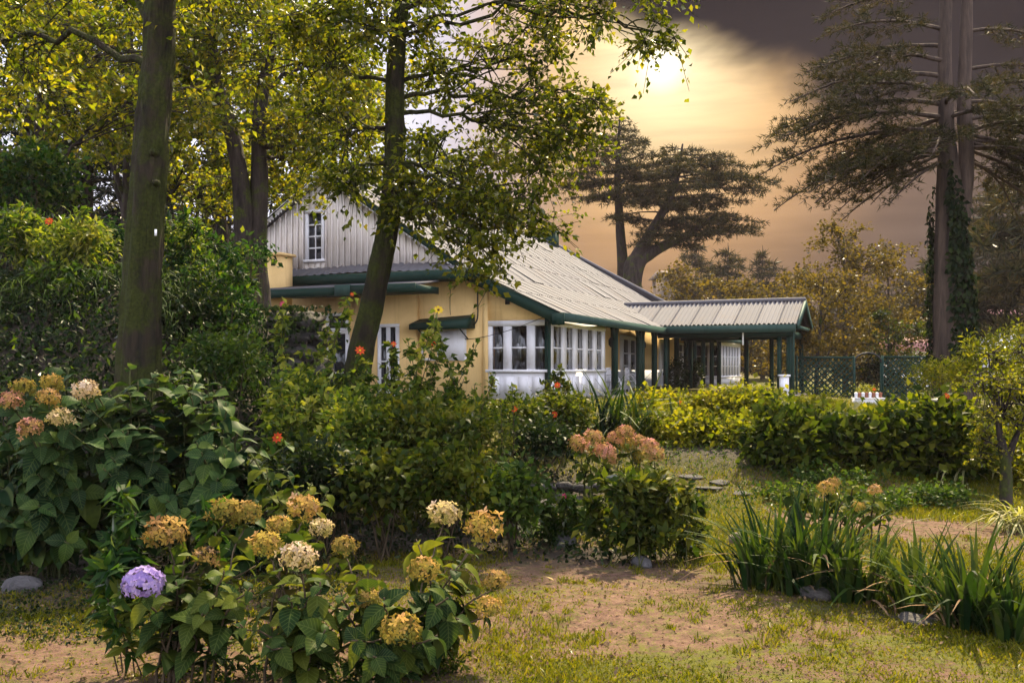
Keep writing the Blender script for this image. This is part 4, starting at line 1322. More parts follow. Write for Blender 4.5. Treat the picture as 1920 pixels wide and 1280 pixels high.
# trunk 1 of that cedar starts half way up: its branch fractions run along its own length
# ivy leaves on the lower trunk
P0, R0 = TPc[0]
n = 7000
kk = rng.uniform(3, 20, n); an = rng.uniform(0, 6.283, n)
keep = (kk < 13 + 6 * np.sin(an * 1.0 + 4.0) + rng.normal(0, 1.2, n)) & ~((np.cos(an - 3.6) > .80) & (kk > 4))
kk, an = kk[keep], an[keep]
pc = np.stack([np.interp(kk, np.arange(40), P0[:, i]) for i in range(3)], -1)
rc = np.interp(kk, np.arange(40), R0)
nrm = np.stack([np.cos(an), np.sin(an), np.zeros_like(an)], -1)
pos = pc + nrm * (rc + rng.uniform(.02, .16, len(an)))[:, None]
d = unit(np.array([0, 0, -1.0]) + rng.normal(0, .5, (len(an), 3)))
MB().scatter(LEAF4, pos, frames(d, nrm + rng.normal(0, .35, nrm.shape)), rng.uniform(.10, .2, len(an))).build('ivy', M['lf_ivy'], cedar2, False, True)['kind'] = 'stuff'

# ---- trees beyond the porch and the lattice
simple_tree('autumn_tree', 'brown gold tree between the porch and the ivy clad cedar', 1585, 44, 420, 5.6, .17, 'lf_haze', 130, 'trees beyond the lattice', 81, .12, tw=.75)
simple_tree('autumn_tree', 'lower gold tree directly behind the porch roof end', 1530, 40, 500, 4.4, .16, 'lf_haze', 90, 'trees beyond the lattice', 82, .15, tw=.7)
simple_tree('autumn_tree', 'olive tree left of the ivy clad trunk behind the lattice', 1670, 50, 480, 5.4, .18, 'lf_haze', 90, 'trees beyond the lattice', 83, .15, tw=.8)
simple_tree('autumn_tree', 'gold bushy tree behind the porch roof, right of the wide cedar', 1400, 62, 520, 7.4, .22, 'lf_haze', 90, 'trees beyond the lattice', 84, .2, tw=1.0)
simple_tree('autumn_tree', 'gold tree between the wide cedar trunk and the porch roof', 1290, 70, 500, 6.0, .24, 'lf_haze', 80, 'trees beyond the lattice', 85, .2, tw=1.0)
far1 = cone_cedar('far_conifer', 'faded conifer far behind the porch roof, beside the wide cedar', 1365, 95, 455, 7.5, .8, 'lf_cedar', 'bark_dark', 'faded conifers in the distance', 91, .12, 15, 6, .6, .8, .26)
place_copy(far1, 1430, 105, 1.05, 1.0, 'faded conifer far off, left of the brown gold tree', 'faded conifers in the distance')
place_copy(far1, 1305, 110, 1.15, 2.0, 'faded conifer far off behind the wide cedar', 'faded conifers in the distance')
place_copy(far1, 1740, 90, .85, 3.0, 'faded conifer far off, just left of the ivy clad trunk', 'faded conifers in the distance')
place_copy(far1, 1860, 80, 1.25, 4.0, 'faded conifer far off, just right of the ivy clad trunk', 'faded conifers in the distance')
place_copy(far1, 1930, 48, .9, 5.0, 'pale conifer with drooping boughs at the right edge', 'faded conifers in the distance')
place_copy(far1, 1010, 110, 1.2, 2.6, 'faded conifer far behind the ridge vent', 'faded conifers in the distance')
for k, (px_, Y_, s_) in enumerate(((1180, 130, 1.0), (1240, 140, .9), (1500, 130, .8), (1570, 140, .9), (1640, 125, .8), (1700, 135, .95), (1800, 140, 1.0), (1890, 130, 1.1), (820, 120, 1.2), (730, 115, 1.2), (560, 90, 1.1), (430, 75, 1.0), (300, 70, 1.0), (120, 64, 1.0), (-20, 60, 1.0))):
    place_copy(far1, px_, Y_, s_, k * 1.3, 'distant conifer in the wooded background, half hidden by nearer trees', 'conifers of the wooded background')
lf_ = simple_tree('rounded_tree', 'rounded olive tree behind the lattice gateway', 1665, 40, 590, 2.6, .14, 'lf_rose', 60, None, 87, .1, tw=.45)


# ------------------------------------------------------------------ plants
HYD = [leaf_big(.36, .10, .22 + .10 * k, .025, 7, k) for k in range(4)]
HYD_ME = {}


def leaf_meshes(mat):
    if mat not in HYD_ME:
        HYD_ME[mat] = []
        for k in range(4):
            me = MB().add(*HYD[k]).mesh('leaf', M[mat], True)
            HYD_ME[mat].append(me)
    return HYD_ME[mat]


def set_pose(o, parent, p, rot, s):
    m = Matrix.Identity(4)
    for i in range(3):
        for j in range(3):
            m[i][j] = float(rot[i][j]) * s
        m[i][3] = float(p[i] - parent.location[i])
    o.matrix_basis = m


def leaves_as_objects(t, P, D, N, S, mat, limit):
    """the leaves nearest to the camera one by one, the rest as one mesh"""
    rot = frames(D, N)
    order = np.argsort(P[:, 1] - .15 * P[:, 2])
    mes = leaf_meshes(mat)
    for k in order[:limit]:
        o = bpy.data.objects.new('leaf', mes[int(rng.integers(0, 4))])
        COL.objects.link(o); o.parent = t
        set_pose(o, t, P[k], rot[k], float(S[k]))
    rest = order[limit:]
    if len(rest):
        m = MB()
        for v in range(4):
            q = rest[v::4]
            m.scatter(HYD[v], P[q], rot[q], S[q])
        m.build('inner_leaves', M[mat], t, True, True)['kind'] = 'stuff'


def floret(PW=.30):
    V = [(0, 0, 0)]; F = []
    for k in range(4):
        a = k * math.pi / 2
        c, s = math.cos(a), math.sin(a)
        def p(x, y, z): return (x * c - y * s, x * s + y * c, z)
        i = len(V)
        V += [p(.50, -PW, .10), p(1.0, 0, .24), p(.50, PW, .10)]
        F += [(0, i, i + 1), (0, i + 1, i + 2)]
    return np.array(V, float), [np.array(F)]


FLORET = floret(.30)
FLORET_WIDE = floret(.46)
HEAD_ME = {}


def head_mesh(mat, full=.80, n=62, seed=0, fs=.36):
    key = (mat, seed)
    lil = mat == 'pt_lilac'
    if lil: n = 120; fs = .25
    if key not in HEAD_ME:
        r = np.random.default_rng(seed)
        k = np.arange(n)
        z = 1 - (k + .5) / n * 2 * full
        a = k * 2.39996
        rad = np.sqrt(1 - z * z)
        nr = np.stack([rad * np.cos(a), rad * np.sin(a), z], -1) + r.normal(0, .07, (n, 3))
        lump = 1 + (.05 if lil else .10) * np.sin(a * 3 + z * 5) + r.normal(0, .04 if lil else .13, n)
        pos = unit(nr) * lump[:, None] * np.array([1, 1, .82])
        ax = unit(np.cross(nr, r.normal(size=(n, 3))))
        tl = unit(nr) + r.normal(0, .12 if lil else .42, (n, 3))
        m = MB().scatter(FLORET_WIDE if lil else FLORET, pos, frames(ax, unit(tl)), fs * r.uniform(.65, 1.2, n))
        m.prisms(np.tile([[0, 0, -.9]], (n, 1)) * .6, pos * .95, .012, .008, 1)
        HEAD_ME[key] = m.mesh('flower_head', [M[mat], M['stem']])
    return HEAD_ME[key]


def add_head(t, p, size, mat, seed):
    size = size * (.95 if mat == 'pt_lilac' else .90)
    o = link('flower_head', head_mesh(mat, seed=seed % 3), t)
    o.matrix_basis = (Matrix.Translation(Vector(p) - t.location) @ Matrix.Rotation(rng.uniform(0, 6.28), 4, 'Z') @ Matrix.Rotation(rng.uniform(-.35, .35), 4, 'X') @ Matrix.Scale(size / 2, 4))
    return o


def stem_leaves(path, nodes, size, start=.3, pair=True, fall=.15, top=True):
    """opposite leaf pairs along a stem"""
    P = []; D = []; N = []; S = []
    n = len(path)
    rot0 = rng.uniform(0, 3.14)
    for k in range(nodes):
        f = start + (1 - start) * (k + .6) / nodes
        q = f * (n - 1); i = min(int(q), n - 2)
        p = path[i] * (1 - (q - i)) + path[i + 1] * (q - i)
        ax = unit(path[i + 1] - path[i])
        u = unit(np.cross(ax, [0.3, .2, .9] if abs(ax[2]) < .9 else [1.0, 0, 0])); v = np.cross(ax, u)
        for sg in (0, math.pi):
            a = rot0 + k * 1.57 + sg + rng.uniform(-.35, .35)
            out = u * math.cos(a) + v * math.sin(a)
            d = unit(out + ax * rng.uniform(.1, .6) + np.array([0, 0, -fall * rng.uniform(.3, 2.0)]))
            P.append(p); D.append(d); N.append(unit(ax + np.array([0, 0, .7]) + rng.normal(0, .25, 3)))
            S.append(size * rng.uniform(.65, 1.2) * (.65 if (top and k == nodes - 1) else 1))
    return P, D, N, S


def hydrangea(name, label, roots, tips, size, mat, nodes, heads, limit=280, group=None, start=.3, stem='stem_brown', fall=.2, head_stems=True, stem_r=.007):
    base = np.mean(np.array(roots), 0)
    t = empty(name, base, label, 'shrub', group)
    P, D, N, S = [], [], [], []
    ends = [(np.array(q, float), nodes) for q in tips] + ([(np.array(h[0]) - (0, 0, h[1] * .25), max(3, nodes - 1)) for h in heads] if head_stems else [])
    for tip, nd in ends:
        r0 = roots[int(np.argmin([np.hypot(q[0] - tip[0], q[1] - tip[1]) + rng.uniform(0, .25) for q in roots]))]
        r0 = np.array(r0) + np.array([rng.normal(0, .05), rng.normal(0, .05), -.03])
        L = np.linalg.norm(tip - r0)
        c = r0 * .5 + tip * .5 + np.array([(r0[0] - tip[0]) * .22, (r0[1] - tip[1]) * .22, .12 * L])
        path = curve([r0, c, tip], 12) + np.concatenate([np.zeros((1, 3)), rng.normal(0, .008, (10, 3)), np.zeros((1, 3))])
        MB().tube(path, np.linspace(stem_r * 1.3, stem_r * .7, 12), 6).build('stem', M[stem], t, True, True)
        a = stem_leaves(path, nd, size, start, fall=fall)
        P += a[0]; D += a[1]; N += a[2]; S += a[3]
    leaves_as_objects(t, np.array(P), np.array(D), np.array(N), np.array(S), mat, limit)
    for k, (p, sz, hm) in enumerate(heads):
        add_head(t, p, sz, hm, k)
    return t


def ellipsoid_tips(c, r, n, zmin=-.1, front=0.0):
    out = []
    while len(out) < n:
        d = rnd_dir(1, .45)[0]
        if d[2] < zmin: continue
        if rng.random() < front and d[1] > .25: continue
        out.append(np.array(c) + d * np.array(r) * rng.uniform(.72, 1.04) * (1 + .10 * math.sin(d[0] * 7 + d[1] * 5)))
    return out


# ---- the near hydrangea
def A(px, py, Y): return at(px, py, Y)
roots = [(-1.75, 4.95, .0), (-1.5, 4.95, .0), (-1.2, 5.0, 0), (-1.05, 4.85, 0), (-.75, 4.95, 0), (-.55, 4.9, 0), (-.42, 5.1, 0)]
roots = [np.array([x, y, float(H(x, y))]) for x, y, _ in roots]
heads = [(A(268, 1093, 4.70), .195, 'pt_lilac'), (A(312, 1000, 5.15), .22, 'pt_brown'), (A(425, 962, 5.35), .19, 'pt_brown'), (A(462, 962, 5.4), .17, 'pt_brown'), (A(498, 1022, 5.0), .17, 'pt_gold'),
         (A(522, 985, 5.25), .13, 'pt_gold'), (A(560, 1045, 4.8), .185, 'pt_pink'), (A(568, 952, 5.6), .185, 'pt_gold'), (A(602, 990, 5.4), .13, 'pt_pink'), (A(645, 1024, 5.3), .14, 'pt_brown'), (A(832, 964, 5.65), .185, 'pt_pink'),
         (A(908, 988, 5.5), .215, 'pt_gold'), (A(795, 1068, 5.0), .165, 'pt_gold'), (A(752, 1182, 4.65), .20, 'pt_gold'), (A(930, 1088, 5.25), .14, 'pt_brown'), (A(918, 1140, 5.05), .15, 'pt_gold'), (A(690, 1125, 4.9), .12, 'pt_brown'), (A(385, 1045, 5.2), .14, 'pt_gold')]
tips = [A(*q) for q in ((330, 1090, 4.9), (420, 1070, 4.85), (470, 1100, 4.7), (380, 1150, 4.7), (540, 1120, 4.7), (600, 1090, 4.75), (640, 1110, 4.9), (690, 1060, 5.1), (720, 1120, 4.8), (840, 1120, 4.8), (860, 1060, 5.0),
                        (780, 1010, 5.3), (880, 1030, 5.2), (450, 1170, 4.6), (610, 1180, 4.6), (660, 1200, 4.55), (820, 1190, 4.6), (560, 1000, 5.2), (345, 1050, 5.1), (860, 1160, 4.8), (700, 1230, 4.5), (500, 1210, 4.5), (420, 1130, 5.0), (580, 1150, 5.0), (650, 1160, 5.0), (740, 1150, 5.1), (800, 1130, 5.1), (480, 1060, 5.3), (620, 1050, 5.3), (880, 1100, 5.2), (350, 1130, 5.1))]
hydrangea('hydrangea', 'hydrangea in the foreground with one lilac head among ochre heads', roots, tips, .135, 'lf_hyd2', 7, heads, 300, start=.16, stem_r=.006)

# ---- the large dark hydrangea at the left
c = np.array([-2.98, 7.5, .62])
tips = ellipsoid_tips(c, (1.25, .85, 1.02), 150, -.5, .7)
heads = [(A(45, 727, 6.9), .165, 'pt_gold'), (A(97, 718, 6.9), .155, 'pt_gold'), (A(22, 752, 6.8), .165, 'pt_dusky'), (A(92, 746, 6.75), .16, 'pt_gold'), (A(160, 732, 6.85), .18, 'pt_pink'), (A(113, 784, 6.65), .165, 'pt_pink'), (A(55, 802, 6.6), .17, 'pt_dusky')]
rt = [np.array([x, y, float(H(x, y))]) for x, y in ((-3.5, 7.4), (-3.2, 7.6), (-2.9, 7.4), (-2.6, 7.6), (-2.3, 7.5), (-3.9, 7.5))]
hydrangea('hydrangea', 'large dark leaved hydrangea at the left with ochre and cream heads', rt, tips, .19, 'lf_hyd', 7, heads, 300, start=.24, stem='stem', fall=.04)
# the pale arm of big leaves to its right
tips = [A(*q) for q in ((500, 880, 7.0), (540, 890, 7.0), (585, 905, 7.0), (615, 920, 7.0), (520, 930, 6.9), (470, 850, 7.1), (560, 945, 6.9))]
hydrangea('hydrangea', 'young hydrangea of pale broad leaves right of the large dark one', [np.array([-1.72, 7.2, 0.]), np.array([-1.6, 7.1, 0.])], tips, .15, 'lf_hedge', 4, [], 70, start=.45, stem='stem')

# ---- the pink hydrangea in the middle and the one behind the irises
hd = []
for q in ((1085, 832), (1113, 820), (1110, 840), (1135, 845), (1155, 822), (1172, 811), (1178, 836), (1195, 826), (1218, 834), (1200, 857), (1226, 852), (1145, 860)):
    hd.append((A(q[0], q[1], 10.4 + rng.uniform(-.2, .3)), .20 + rng.uniform(-.02, .03), ('pt_dusky', 'pt_dusky', 'pt_dusky', 'pt_gold')[int(rng.integers(0, 4))]))
rt = [np.array([x, 10.6, float(H(x, 10.6))]) for x in (.85, 1.1, 1.35, 1.55)]
hydrangea('hydrangea', 'hydrangea with a dozen dusky pink heads in the middle of the garden', rt, [A(px_, py_, 10.4) for px_, py_ in ((1090, 870), (1120, 880), (1160, 890), (1190, 885), (1215, 880), (1240, 875), (1100, 850), (1180, 870))], .13, 'lf_hedge', 4, hd, 120, start=.35, stem='stem')
hd = [(A(1548, 915, 8.7), .16, 'pt_gold'), (A(1562, 905, 8.8), .12, 'pt_brown'), (A(1640, 918, 8.6), .12, 'pt_gold'), (A(1610, 950, 8.5), .11, 'pt_gold')]
rt = [np.array([x, 8.8, float(H(x, 8.8))]) for x in (2.6, 2.9, 3.2)]
hydrangea('hydrangea', 'small hydrangea standing behind the dark green irises', rt, [A(px_, py_, 8.7) for px_, py_ in ((1480, 915), (1510, 905), (1500, 940), (1540, 950), (1580, 940), (1620, 940), (1660, 950), (1600, 915), (1680, 960), (1520, 925))], .12, 'lf_hedge', 5, hd, 110, start=.3, stem='stem_brown')


# ---- leafy stems: upright or arching perennials and roses
def star(mat, n=8, wd=.22, eye=True, seed=0):
    m = MB()
    for k in range(n):
        a = k / n * 6.283
        c, s = math.cos(a), math.sin(a)
        def p(x, y, z): return (x * c - y * s, x * s + y * c, z)
        m.add([p(.08, 0, 0), p(.6, wd, .10), p(1, 0, .06), p(.6, -wd, .10)], np.array([(0, 3, 2), (0, 2, 1)]))
    if eye:
        m.tube([(0, 0, -.05), (0, 0, .10), (0, 0, .14)], [.22, .2, .08], 8, True, 1)
    return m.mesh('flower', [M[mat], M['pt_eye' if mat == 'pt_yellow' else 'pt_yellow']])


STAR = {k: star(k) for k in ('pt_red', 'pt_magenta', 'pt_yellow')}


def add_flower(t, p, size, mat, face=None):
    o = link('flower', STAR[mat], t)
    d = Vector(face if face is not None else (rng.uniform(-.5, .5), -1, rng.uniform(.1, .8))).normalized()
    o.matrix_basis = Matrix.Translation(Vector(p) - t.location) @ d.to_track_quat('Z', 'Y').to_matrix().to_4x4() @ Matrix.Scale(size / 2, 4)
    return o


def leggy(name, label, root, tips, leaf, mat, per, flowers=(), cat='shrub', group=None, tmpl=None, start=.25, side=.16, stem='stem_brown', r=.008, spread=.12):
    """stems from a root to tips with side twigs and leaves"""
    t = empty(name, root, label, cat, group)
    root = np.array(root, float)
    lf = MB(); tw = MB()
    P = []; D = []
    for q in list(tips) + [f[0] for f in flowers]:
        q = np.array(q, float)
        r0 = root + np.array([rng.normal(0, spread), rng.normal(0, spread * .6), -.05])
        L = np.linalg.norm(q - r0)
        path = curve([r0, r0 * .55 + q * .45 + np.array([rng.normal(0, .05 * L), rng.normal(0, .05 * L), .06 * L]), q], 12)
        MB().tube(path, np.linspace(r, r * .35, 12), 5).build('stem', M[stem], t, True, True)
        n = max(3, int(per * L))
        f = rng.uniform(start, 1.0, n) ** .8
        kk = f * 11; i = np.minimum(kk.astype(int), 10); fr = (kk - i)[:, None]
        p = path[i] * (1 - fr) + path[i + 1] * fr
        d = rnd_dir(n, .25)
        ln = side * rng.uniform(.4, 1.3, (n, 1)) * (1.25 - f[:, None])
        e = p + d * ln
        tw.prisms(p, e, .003, .0015)
        for k in range(4):
            s = rng.uniform(.35, 1.05, (n, 1))
            P.append(p + (e - p) * s + rng.normal(0, .012, (n, 3)))
            D.append(d * .6 + rng.normal(0, .6, (n, 3)) + np.array([0, 0, -.15]))
    P = np.concatenate(P); D = unit(np.concatenate(D))
    lf.scatter(tmpl or LEAF4, P, frames(D, rnd_dir(len(P), 1.5)), leaf * rng.uniform(.6, 1.25, len(P)))
    tw.build('twigs', M[stem], t, False, True)['kind'] = 'stuff'
    lf.build('leaves', M[mat], t, False, True)['kind'] = 'stuff'
    for f in flowers:
        add_flower(t, f[0], f[1], f[2])
    return t


def bush(name, label, c, r, n, leaf, mat, cat='shrub', group=None, tmpl=None, clump=9, spread=.10, stems=10, zmin=-.2, up=.9, flowers=(), lump=.22, stem='stem_brown', root=None):
    """dense lumpy bush of leaf clumps; c is the centre of the mass"""
    c = np.array(c, float); r = np.maximum(np.array(r, float) - spread * .9, .05) * .92
    gz = float(H(c[0], c[1]))
    t = empty(name, (c[0], c[1], gz), label, cat, group)
    m = max(6, n // clump)
    d = rnd_dir(m * 2, .35)
    d = d[d[:, 2] > zmin][:m]
    ph = rng.uniform(0, 6.28, 3)
    lum = 1 + lump * np.sin(d[:, 0] * 5.3 + ph[0]) * np.cos(d[:, 1] * 4.7 + ph[1]) + lump * .6 * np.sin(d[:, 2] * 6 + d[:, 0] * 9 + ph[2])
    rad = rng.uniform(.30, 1.0, len(d)) ** .40 * lum
    cp = c + d * r * rad[:, None]
    P = (cp[:, None] + rng.normal(0, spread, (len(cp), clump, 3))).reshape(-1, 3)
    out = np.repeat(d, clump, 0)
    D = unit(out * .7 + rng.normal(0, .65, P.shape) + np.array([0, 0, -.1]))
    N = unit(rng.normal(0, .6, P.shape) + np.array([0, 0, up]) + out * .35)
    ok = P[:, 2] > H(P[:, 0], P[:, 1]) + .01
    P, D, N = P[ok], D[ok], N[ok]
    MB().scatter(tmpl or LEAF4, P, frames(D, N), leaf * rng.uniform(.4, 1.4, len(P))).build('foliage', M[mat], t, False, True)['kind'] = 'stuff'
    sm = MB()
    for k in range(stems):
        q = cp[int(rng.integers(0, len(cp)))]
        a = np.array([c[0] + rng.normal(0, .18) * r[0], c[1] + rng.normal(0, .18) * r[1], 0])
        a[2] = float(H(a[0], a[1])) - .05
        sm.tube(bez(a, q, .05, 7, rng.normal(0, .06, 3)), np.linspace(.012, .004, 7), 5)
    if stems: sm.build('stems', M[stem], t, False, True)['kind'] = 'stuff'
    for f in flowers:
        add_flower(t, f[0], f[1], f[2])
    return t


def mid(px, py, Y, w_px, h_px, depth=.5):
    """centre and radii of a mass that covers w_px by h_px of the photo round (px, py)"""
    return at(px, py, Y), (w_px / 2 / FPX * Y, depth, h_px / 2 / FPX * Y)


# ---- tall leggy shrubs before the yellow wall
def tall(label, px, Y, tips, flowers=(), leaf=.085, mat='lf_sun', per=24, group='tall flowering shrubs before the wall', r=.009):
    return leggy('flowering_shrub', label, on_ground(px, Y), [A(q[0], q[1], Y + rng.uniform(-.4, .4)) for q in tips], leaf, mat, per, [(A(f[0], f[1], Y - .3), f[2], f[3]) for f in flowers], group=group, r=r, spread=.16)


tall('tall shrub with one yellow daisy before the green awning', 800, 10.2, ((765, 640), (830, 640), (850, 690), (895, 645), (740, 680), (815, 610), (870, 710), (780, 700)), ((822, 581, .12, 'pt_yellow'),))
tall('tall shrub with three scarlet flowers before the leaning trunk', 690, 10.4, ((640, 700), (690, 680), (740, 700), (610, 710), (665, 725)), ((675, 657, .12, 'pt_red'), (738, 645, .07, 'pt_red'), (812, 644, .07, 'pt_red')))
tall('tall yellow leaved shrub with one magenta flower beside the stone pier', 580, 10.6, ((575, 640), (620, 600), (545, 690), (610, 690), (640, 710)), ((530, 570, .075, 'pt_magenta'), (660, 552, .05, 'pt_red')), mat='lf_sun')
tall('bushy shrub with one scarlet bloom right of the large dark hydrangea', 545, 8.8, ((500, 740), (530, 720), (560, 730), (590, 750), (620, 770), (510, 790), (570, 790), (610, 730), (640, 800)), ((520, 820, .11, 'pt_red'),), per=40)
tall('thin stemmed rose before the corner windows', 905, 10.0, ((890, 720), (930, 700), (960, 720), (905, 760), (880, 770), (940, 760)), (), .06, per=34)
for k, (px_, py_, Y_, w_, h_, mt, n_) in enumerate(((640, 815, 9.4, 200, 150, 'lf_sun', 2400), (760, 820, 9.5, 190, 150, 'lf_rose', 2400), (860, 830, 9.3, 140, 130, 'lf_rose', 1500), (560, 760, 9.9, 150, 140, 'lf_sun', 1500), (700, 770, 10.0, 180, 90, 'lf_sun', 1100), (830, 780, 10.2, 170, 80, 'lf_sun', 900))):
    c_, r_ = mid(px_, py_, Y_, w_, h_, .45)
    bush('border_shrub', ('leafy border shrub right of the large hydrangea', 'leafy border shrub below the green awning', 'leafy border shrub before the dark garden stones', 'yellow green border shrub below the stone pier', 'pale border shrub below the leaning trunk', 'pale border shrub before the yellow wall')[k],
         c_, r_, n_, .072, mt, group='border shrubs below the cottage', stems=14, spread=.08, zmin=-.6)
for k, (px_, py_, Y_, w_, h_) in enumerate(((600, 905, 8.2, 200, 150), (720, 915, 8.1, 190, 150), (830, 910, 8.2, 180, 150), (960, 930, 8.4, 120, 110))):
    c_, r_ = mid(px_, py_, Y_, w_, h_, .35)
    bush('low_shrub', ('dark low shrub behind the ochre heads of the near hydrangea', 'dark low shrub above the gap in the near hydrangea', 'dark low shrub behind the cream hydrangea head', 'low ferny shrub beside the garden stones')[k], c_, r_, 2000, .075, ('lf_ivy', 'lf_rose', 'lf_hedge', 'lf_weed')[k], group='low dark shrubs of the border', stems=8, spread=.09, zmin=-.95)

# low shrubs with orange flowers in front of the corner windows
for k, (px_, py_, Y_, w_, h_, fl) in enumerate(((960, 790, 13.0, 150, 80, ((965, 767),)), (1050, 780, 13.4, 130, 90, ((1040, 777), (1045, 722))), (1010, 830, 12.0, 170, 80, ()))):
    c_, r_ = mid(px_, py_, Y_, w_, h_, .5)
    bush('low_shrub', ('low shrub with one orange flower under the corner windows', 'low shrub with two orange flowers at the corner post', 'dense dark shrub left of the dusky pink hydrangea')[k], c_, r_, 2000, .075, ('lf_rose', 'lf_rose', 'lf_ivy')[k], stems=10, spread=.08, zmin=-.6,
         flowers=[(A(a, b_, Y_ - .5), .10, 'pt_red') for a, b_ in fl])
leggy('flowering_shrub', 'upright shrub reaching up at the corner post of the cottage', on_ground(1050, 14.0), [A(px_, py_, 14.0) for px_, py_ in ((1040, 700), (1050, 690), (1065, 720), (1030, 730), (1085, 740), (1020, 715), (1100, 750))], .08, 'lf_rose', 40, (), r=.008)

# ---- leafy clump in the middle of the lawn edge
leggy('leafy_perennial', 'upright leafy perennial clump beside the pale half buried stone', on_ground(1210, 7.9),
      [A(px_, py_, 7.9 + rng.uniform(-.35, .35)) for px_, py_ in ((1110, 930), (1130, 900), (1150, 915), (1165, 890), (1190, 900), (1215, 885), (1240, 895), (1265, 900), (1290, 910), (1310, 940), (1320, 990), (1280, 950), (1140, 960), (1180, 950), (1230, 940), (1100, 970), (1160, 1000), (1210, 990), (1250, 1000), (1295, 1010))],
      .105, 'lf_rose', 52, (), tmpl=leaf_small(.24, .05, .16), stem='stem', r=.006, spread=.26, side=.14, start=.38)
leggy('leafy_perennial', 'low clump with one magenta flower behind the grey stone', on_ground(1050, 8.7), [A(px_, py_, 8.6) for px_, py_ in ((1010, 950), (1030, 930), (1075, 935), (1095, 950), (1040, 970), (1080, 985), (1020, 985))], .06, 'lf_weed', 90, [(A(1058, 930, 8.4), .06, 'pt_magenta')], stem='stem', r=.004, spread=.15, side=.1)

# narrow leaved stems standing in the near hydrangea
for k, (rt, tp) in enumerate((((250, 5.15), ((225, 925, 5.2), (255, 960, 5.1), (210, 1000, 5.0), (205, 1060, 4.9), (240, 1010, 5.1), (200, 1120, 4.8))), ((390, 5.5), ((382, 932, 5.5), (400, 960, 5.4))))):
    leggy('narrow_leaved_plant', ('narrow leaved stems standing above the lilac flower head', 'single narrow leaved stem behind the rust coloured heads')[k], on_ground(*rt), [A(*q) for q in tp], .125, 'lf_bank', 40, (), cat='plant', tmpl=leaf_small(.16, .04, .2), stem='stem_brown', r=.005, side=.05, spread=.07, start=.3)


# ---- irises: every blade its own piece
BL = [MB().add(*blade(6, .038, b_, .006)).mesh('blade', M['lf_iris'], True) for b_ in (.10, .25, .45, .8)]
IRIS = [(1418, 1108, 26, .62), (1462, 1110, 30, .66), (1508, 1118, 30, .64), (1552, 1126, 30, .62), (1598, 1134, 28, .60), (1640, 1140, 24, .58), (1700, 1150, 22, .48), (1748, 1158, 24, .50), (1815, 1182, 30, .60), (1858, 1190, 30, .60), (1905, 1204, 24, .52), (1945, 1212, 22, .5)]
IR_LAB = ['leftmost iris clump at the edge of the lawn', 'second iris clump from the left', 'third iris clump from the left, below the small hydrangea', 'fourth iris clump from the left, over the mossy edging stone', 'fifth iris clump from the left', 'sixth iris clump from the left, before the gap', 'short iris clump in the gap beside the path', 'short iris clump just right of the gap',
          'tall fanned iris clump near the right edge', 'tall fanned iris clump with bent blades near the right edge', 'iris clump cut by the right edge of the view', 'iris clump beyond the right edge clump']
BROWN = MB().add(*blade(6, .03, 1.1, .004)).mesh('dry_blade', M['litter'], True)
for k, (px_, py_, n_, hh) in enumerate(IRIS):
    x_, y_ = gpt(px_, py_)
    y_ += (.0, .10, -.03, .12, .02, .12, -.05, .2, .0, .2, .05, .2)[k]
    hh *= (.86, 1.08, .95, 1.12, .9, .92, .85, 1.05, 1.1, .95, 1.0, .9)[k]
    t = empty('iris_clump', (x_, y_, float(H(x_, y_))), IR_LAB[k], 'iris', 'irises along the lawn edge')
    for q in range(int(n_ * (2.1 if k < 6 else 1.8))):
        o = bpy.data.objects.new('blade', BROWN if rng.random() < .06 else BL[int(rng.choice([0, 1, 2, 3], p=[.24, .30, .28, .18]))])
        COL.objects.link(o); o.parent = t
        azm = rng.uniform(0, 6.28); tilt = abs(rng.normal(0, .28)); s = hh * rng.choice([rng.uniform(.35, .7), rng.uniform(.7, 1.2)], p=[.35, .65])
        rr = rng.uniform(0, .17 if k < 6 else .13)
        off = Matrix.Translation((rr * math.cos(azm + 1.57) * 1.2, rr * math.sin(azm + 1.57) * .8, -.02))
        o.matrix_basis = off @ Matrix.Rotation(azm, 4, 'Z') @ Matrix.Rotation(-tilt, 4, 'X') @ Matrix.Diagonal((rng.uniform(.55, 1.0), s, s, 1))


def strap_clump(name, label, root, n, hgt, mat, wd=.05, spread=.2, bends=(.3, .8, 1.4), cat='plant', tilt=.25):
    t = empty(name, root, label, cat)
    m = MB()
    for q in range(n):
        azm = rng.uniform(0, 6.28)
        R_ = Matrix.Rotation(azm, 3, 'Z') @ Matrix.Rotation(-abs(rng.normal(0, tilt)), 3, 'X')
        tv, tf = blade(6, wd / hgt, bends[int(rng.integers(0, len(bends)))], .006)
        p = np.array(root) + np.array([rng.normal(0, spread), rng.normal(0, spread * .7), -.02])
        m.add((tv * hgt * rng.uniform(.6, 1.15)) @ np.array(R_).T + p, tf)
    m.build('blades', M[mat], t, True, True)['kind'] = 'stuff'
    return t


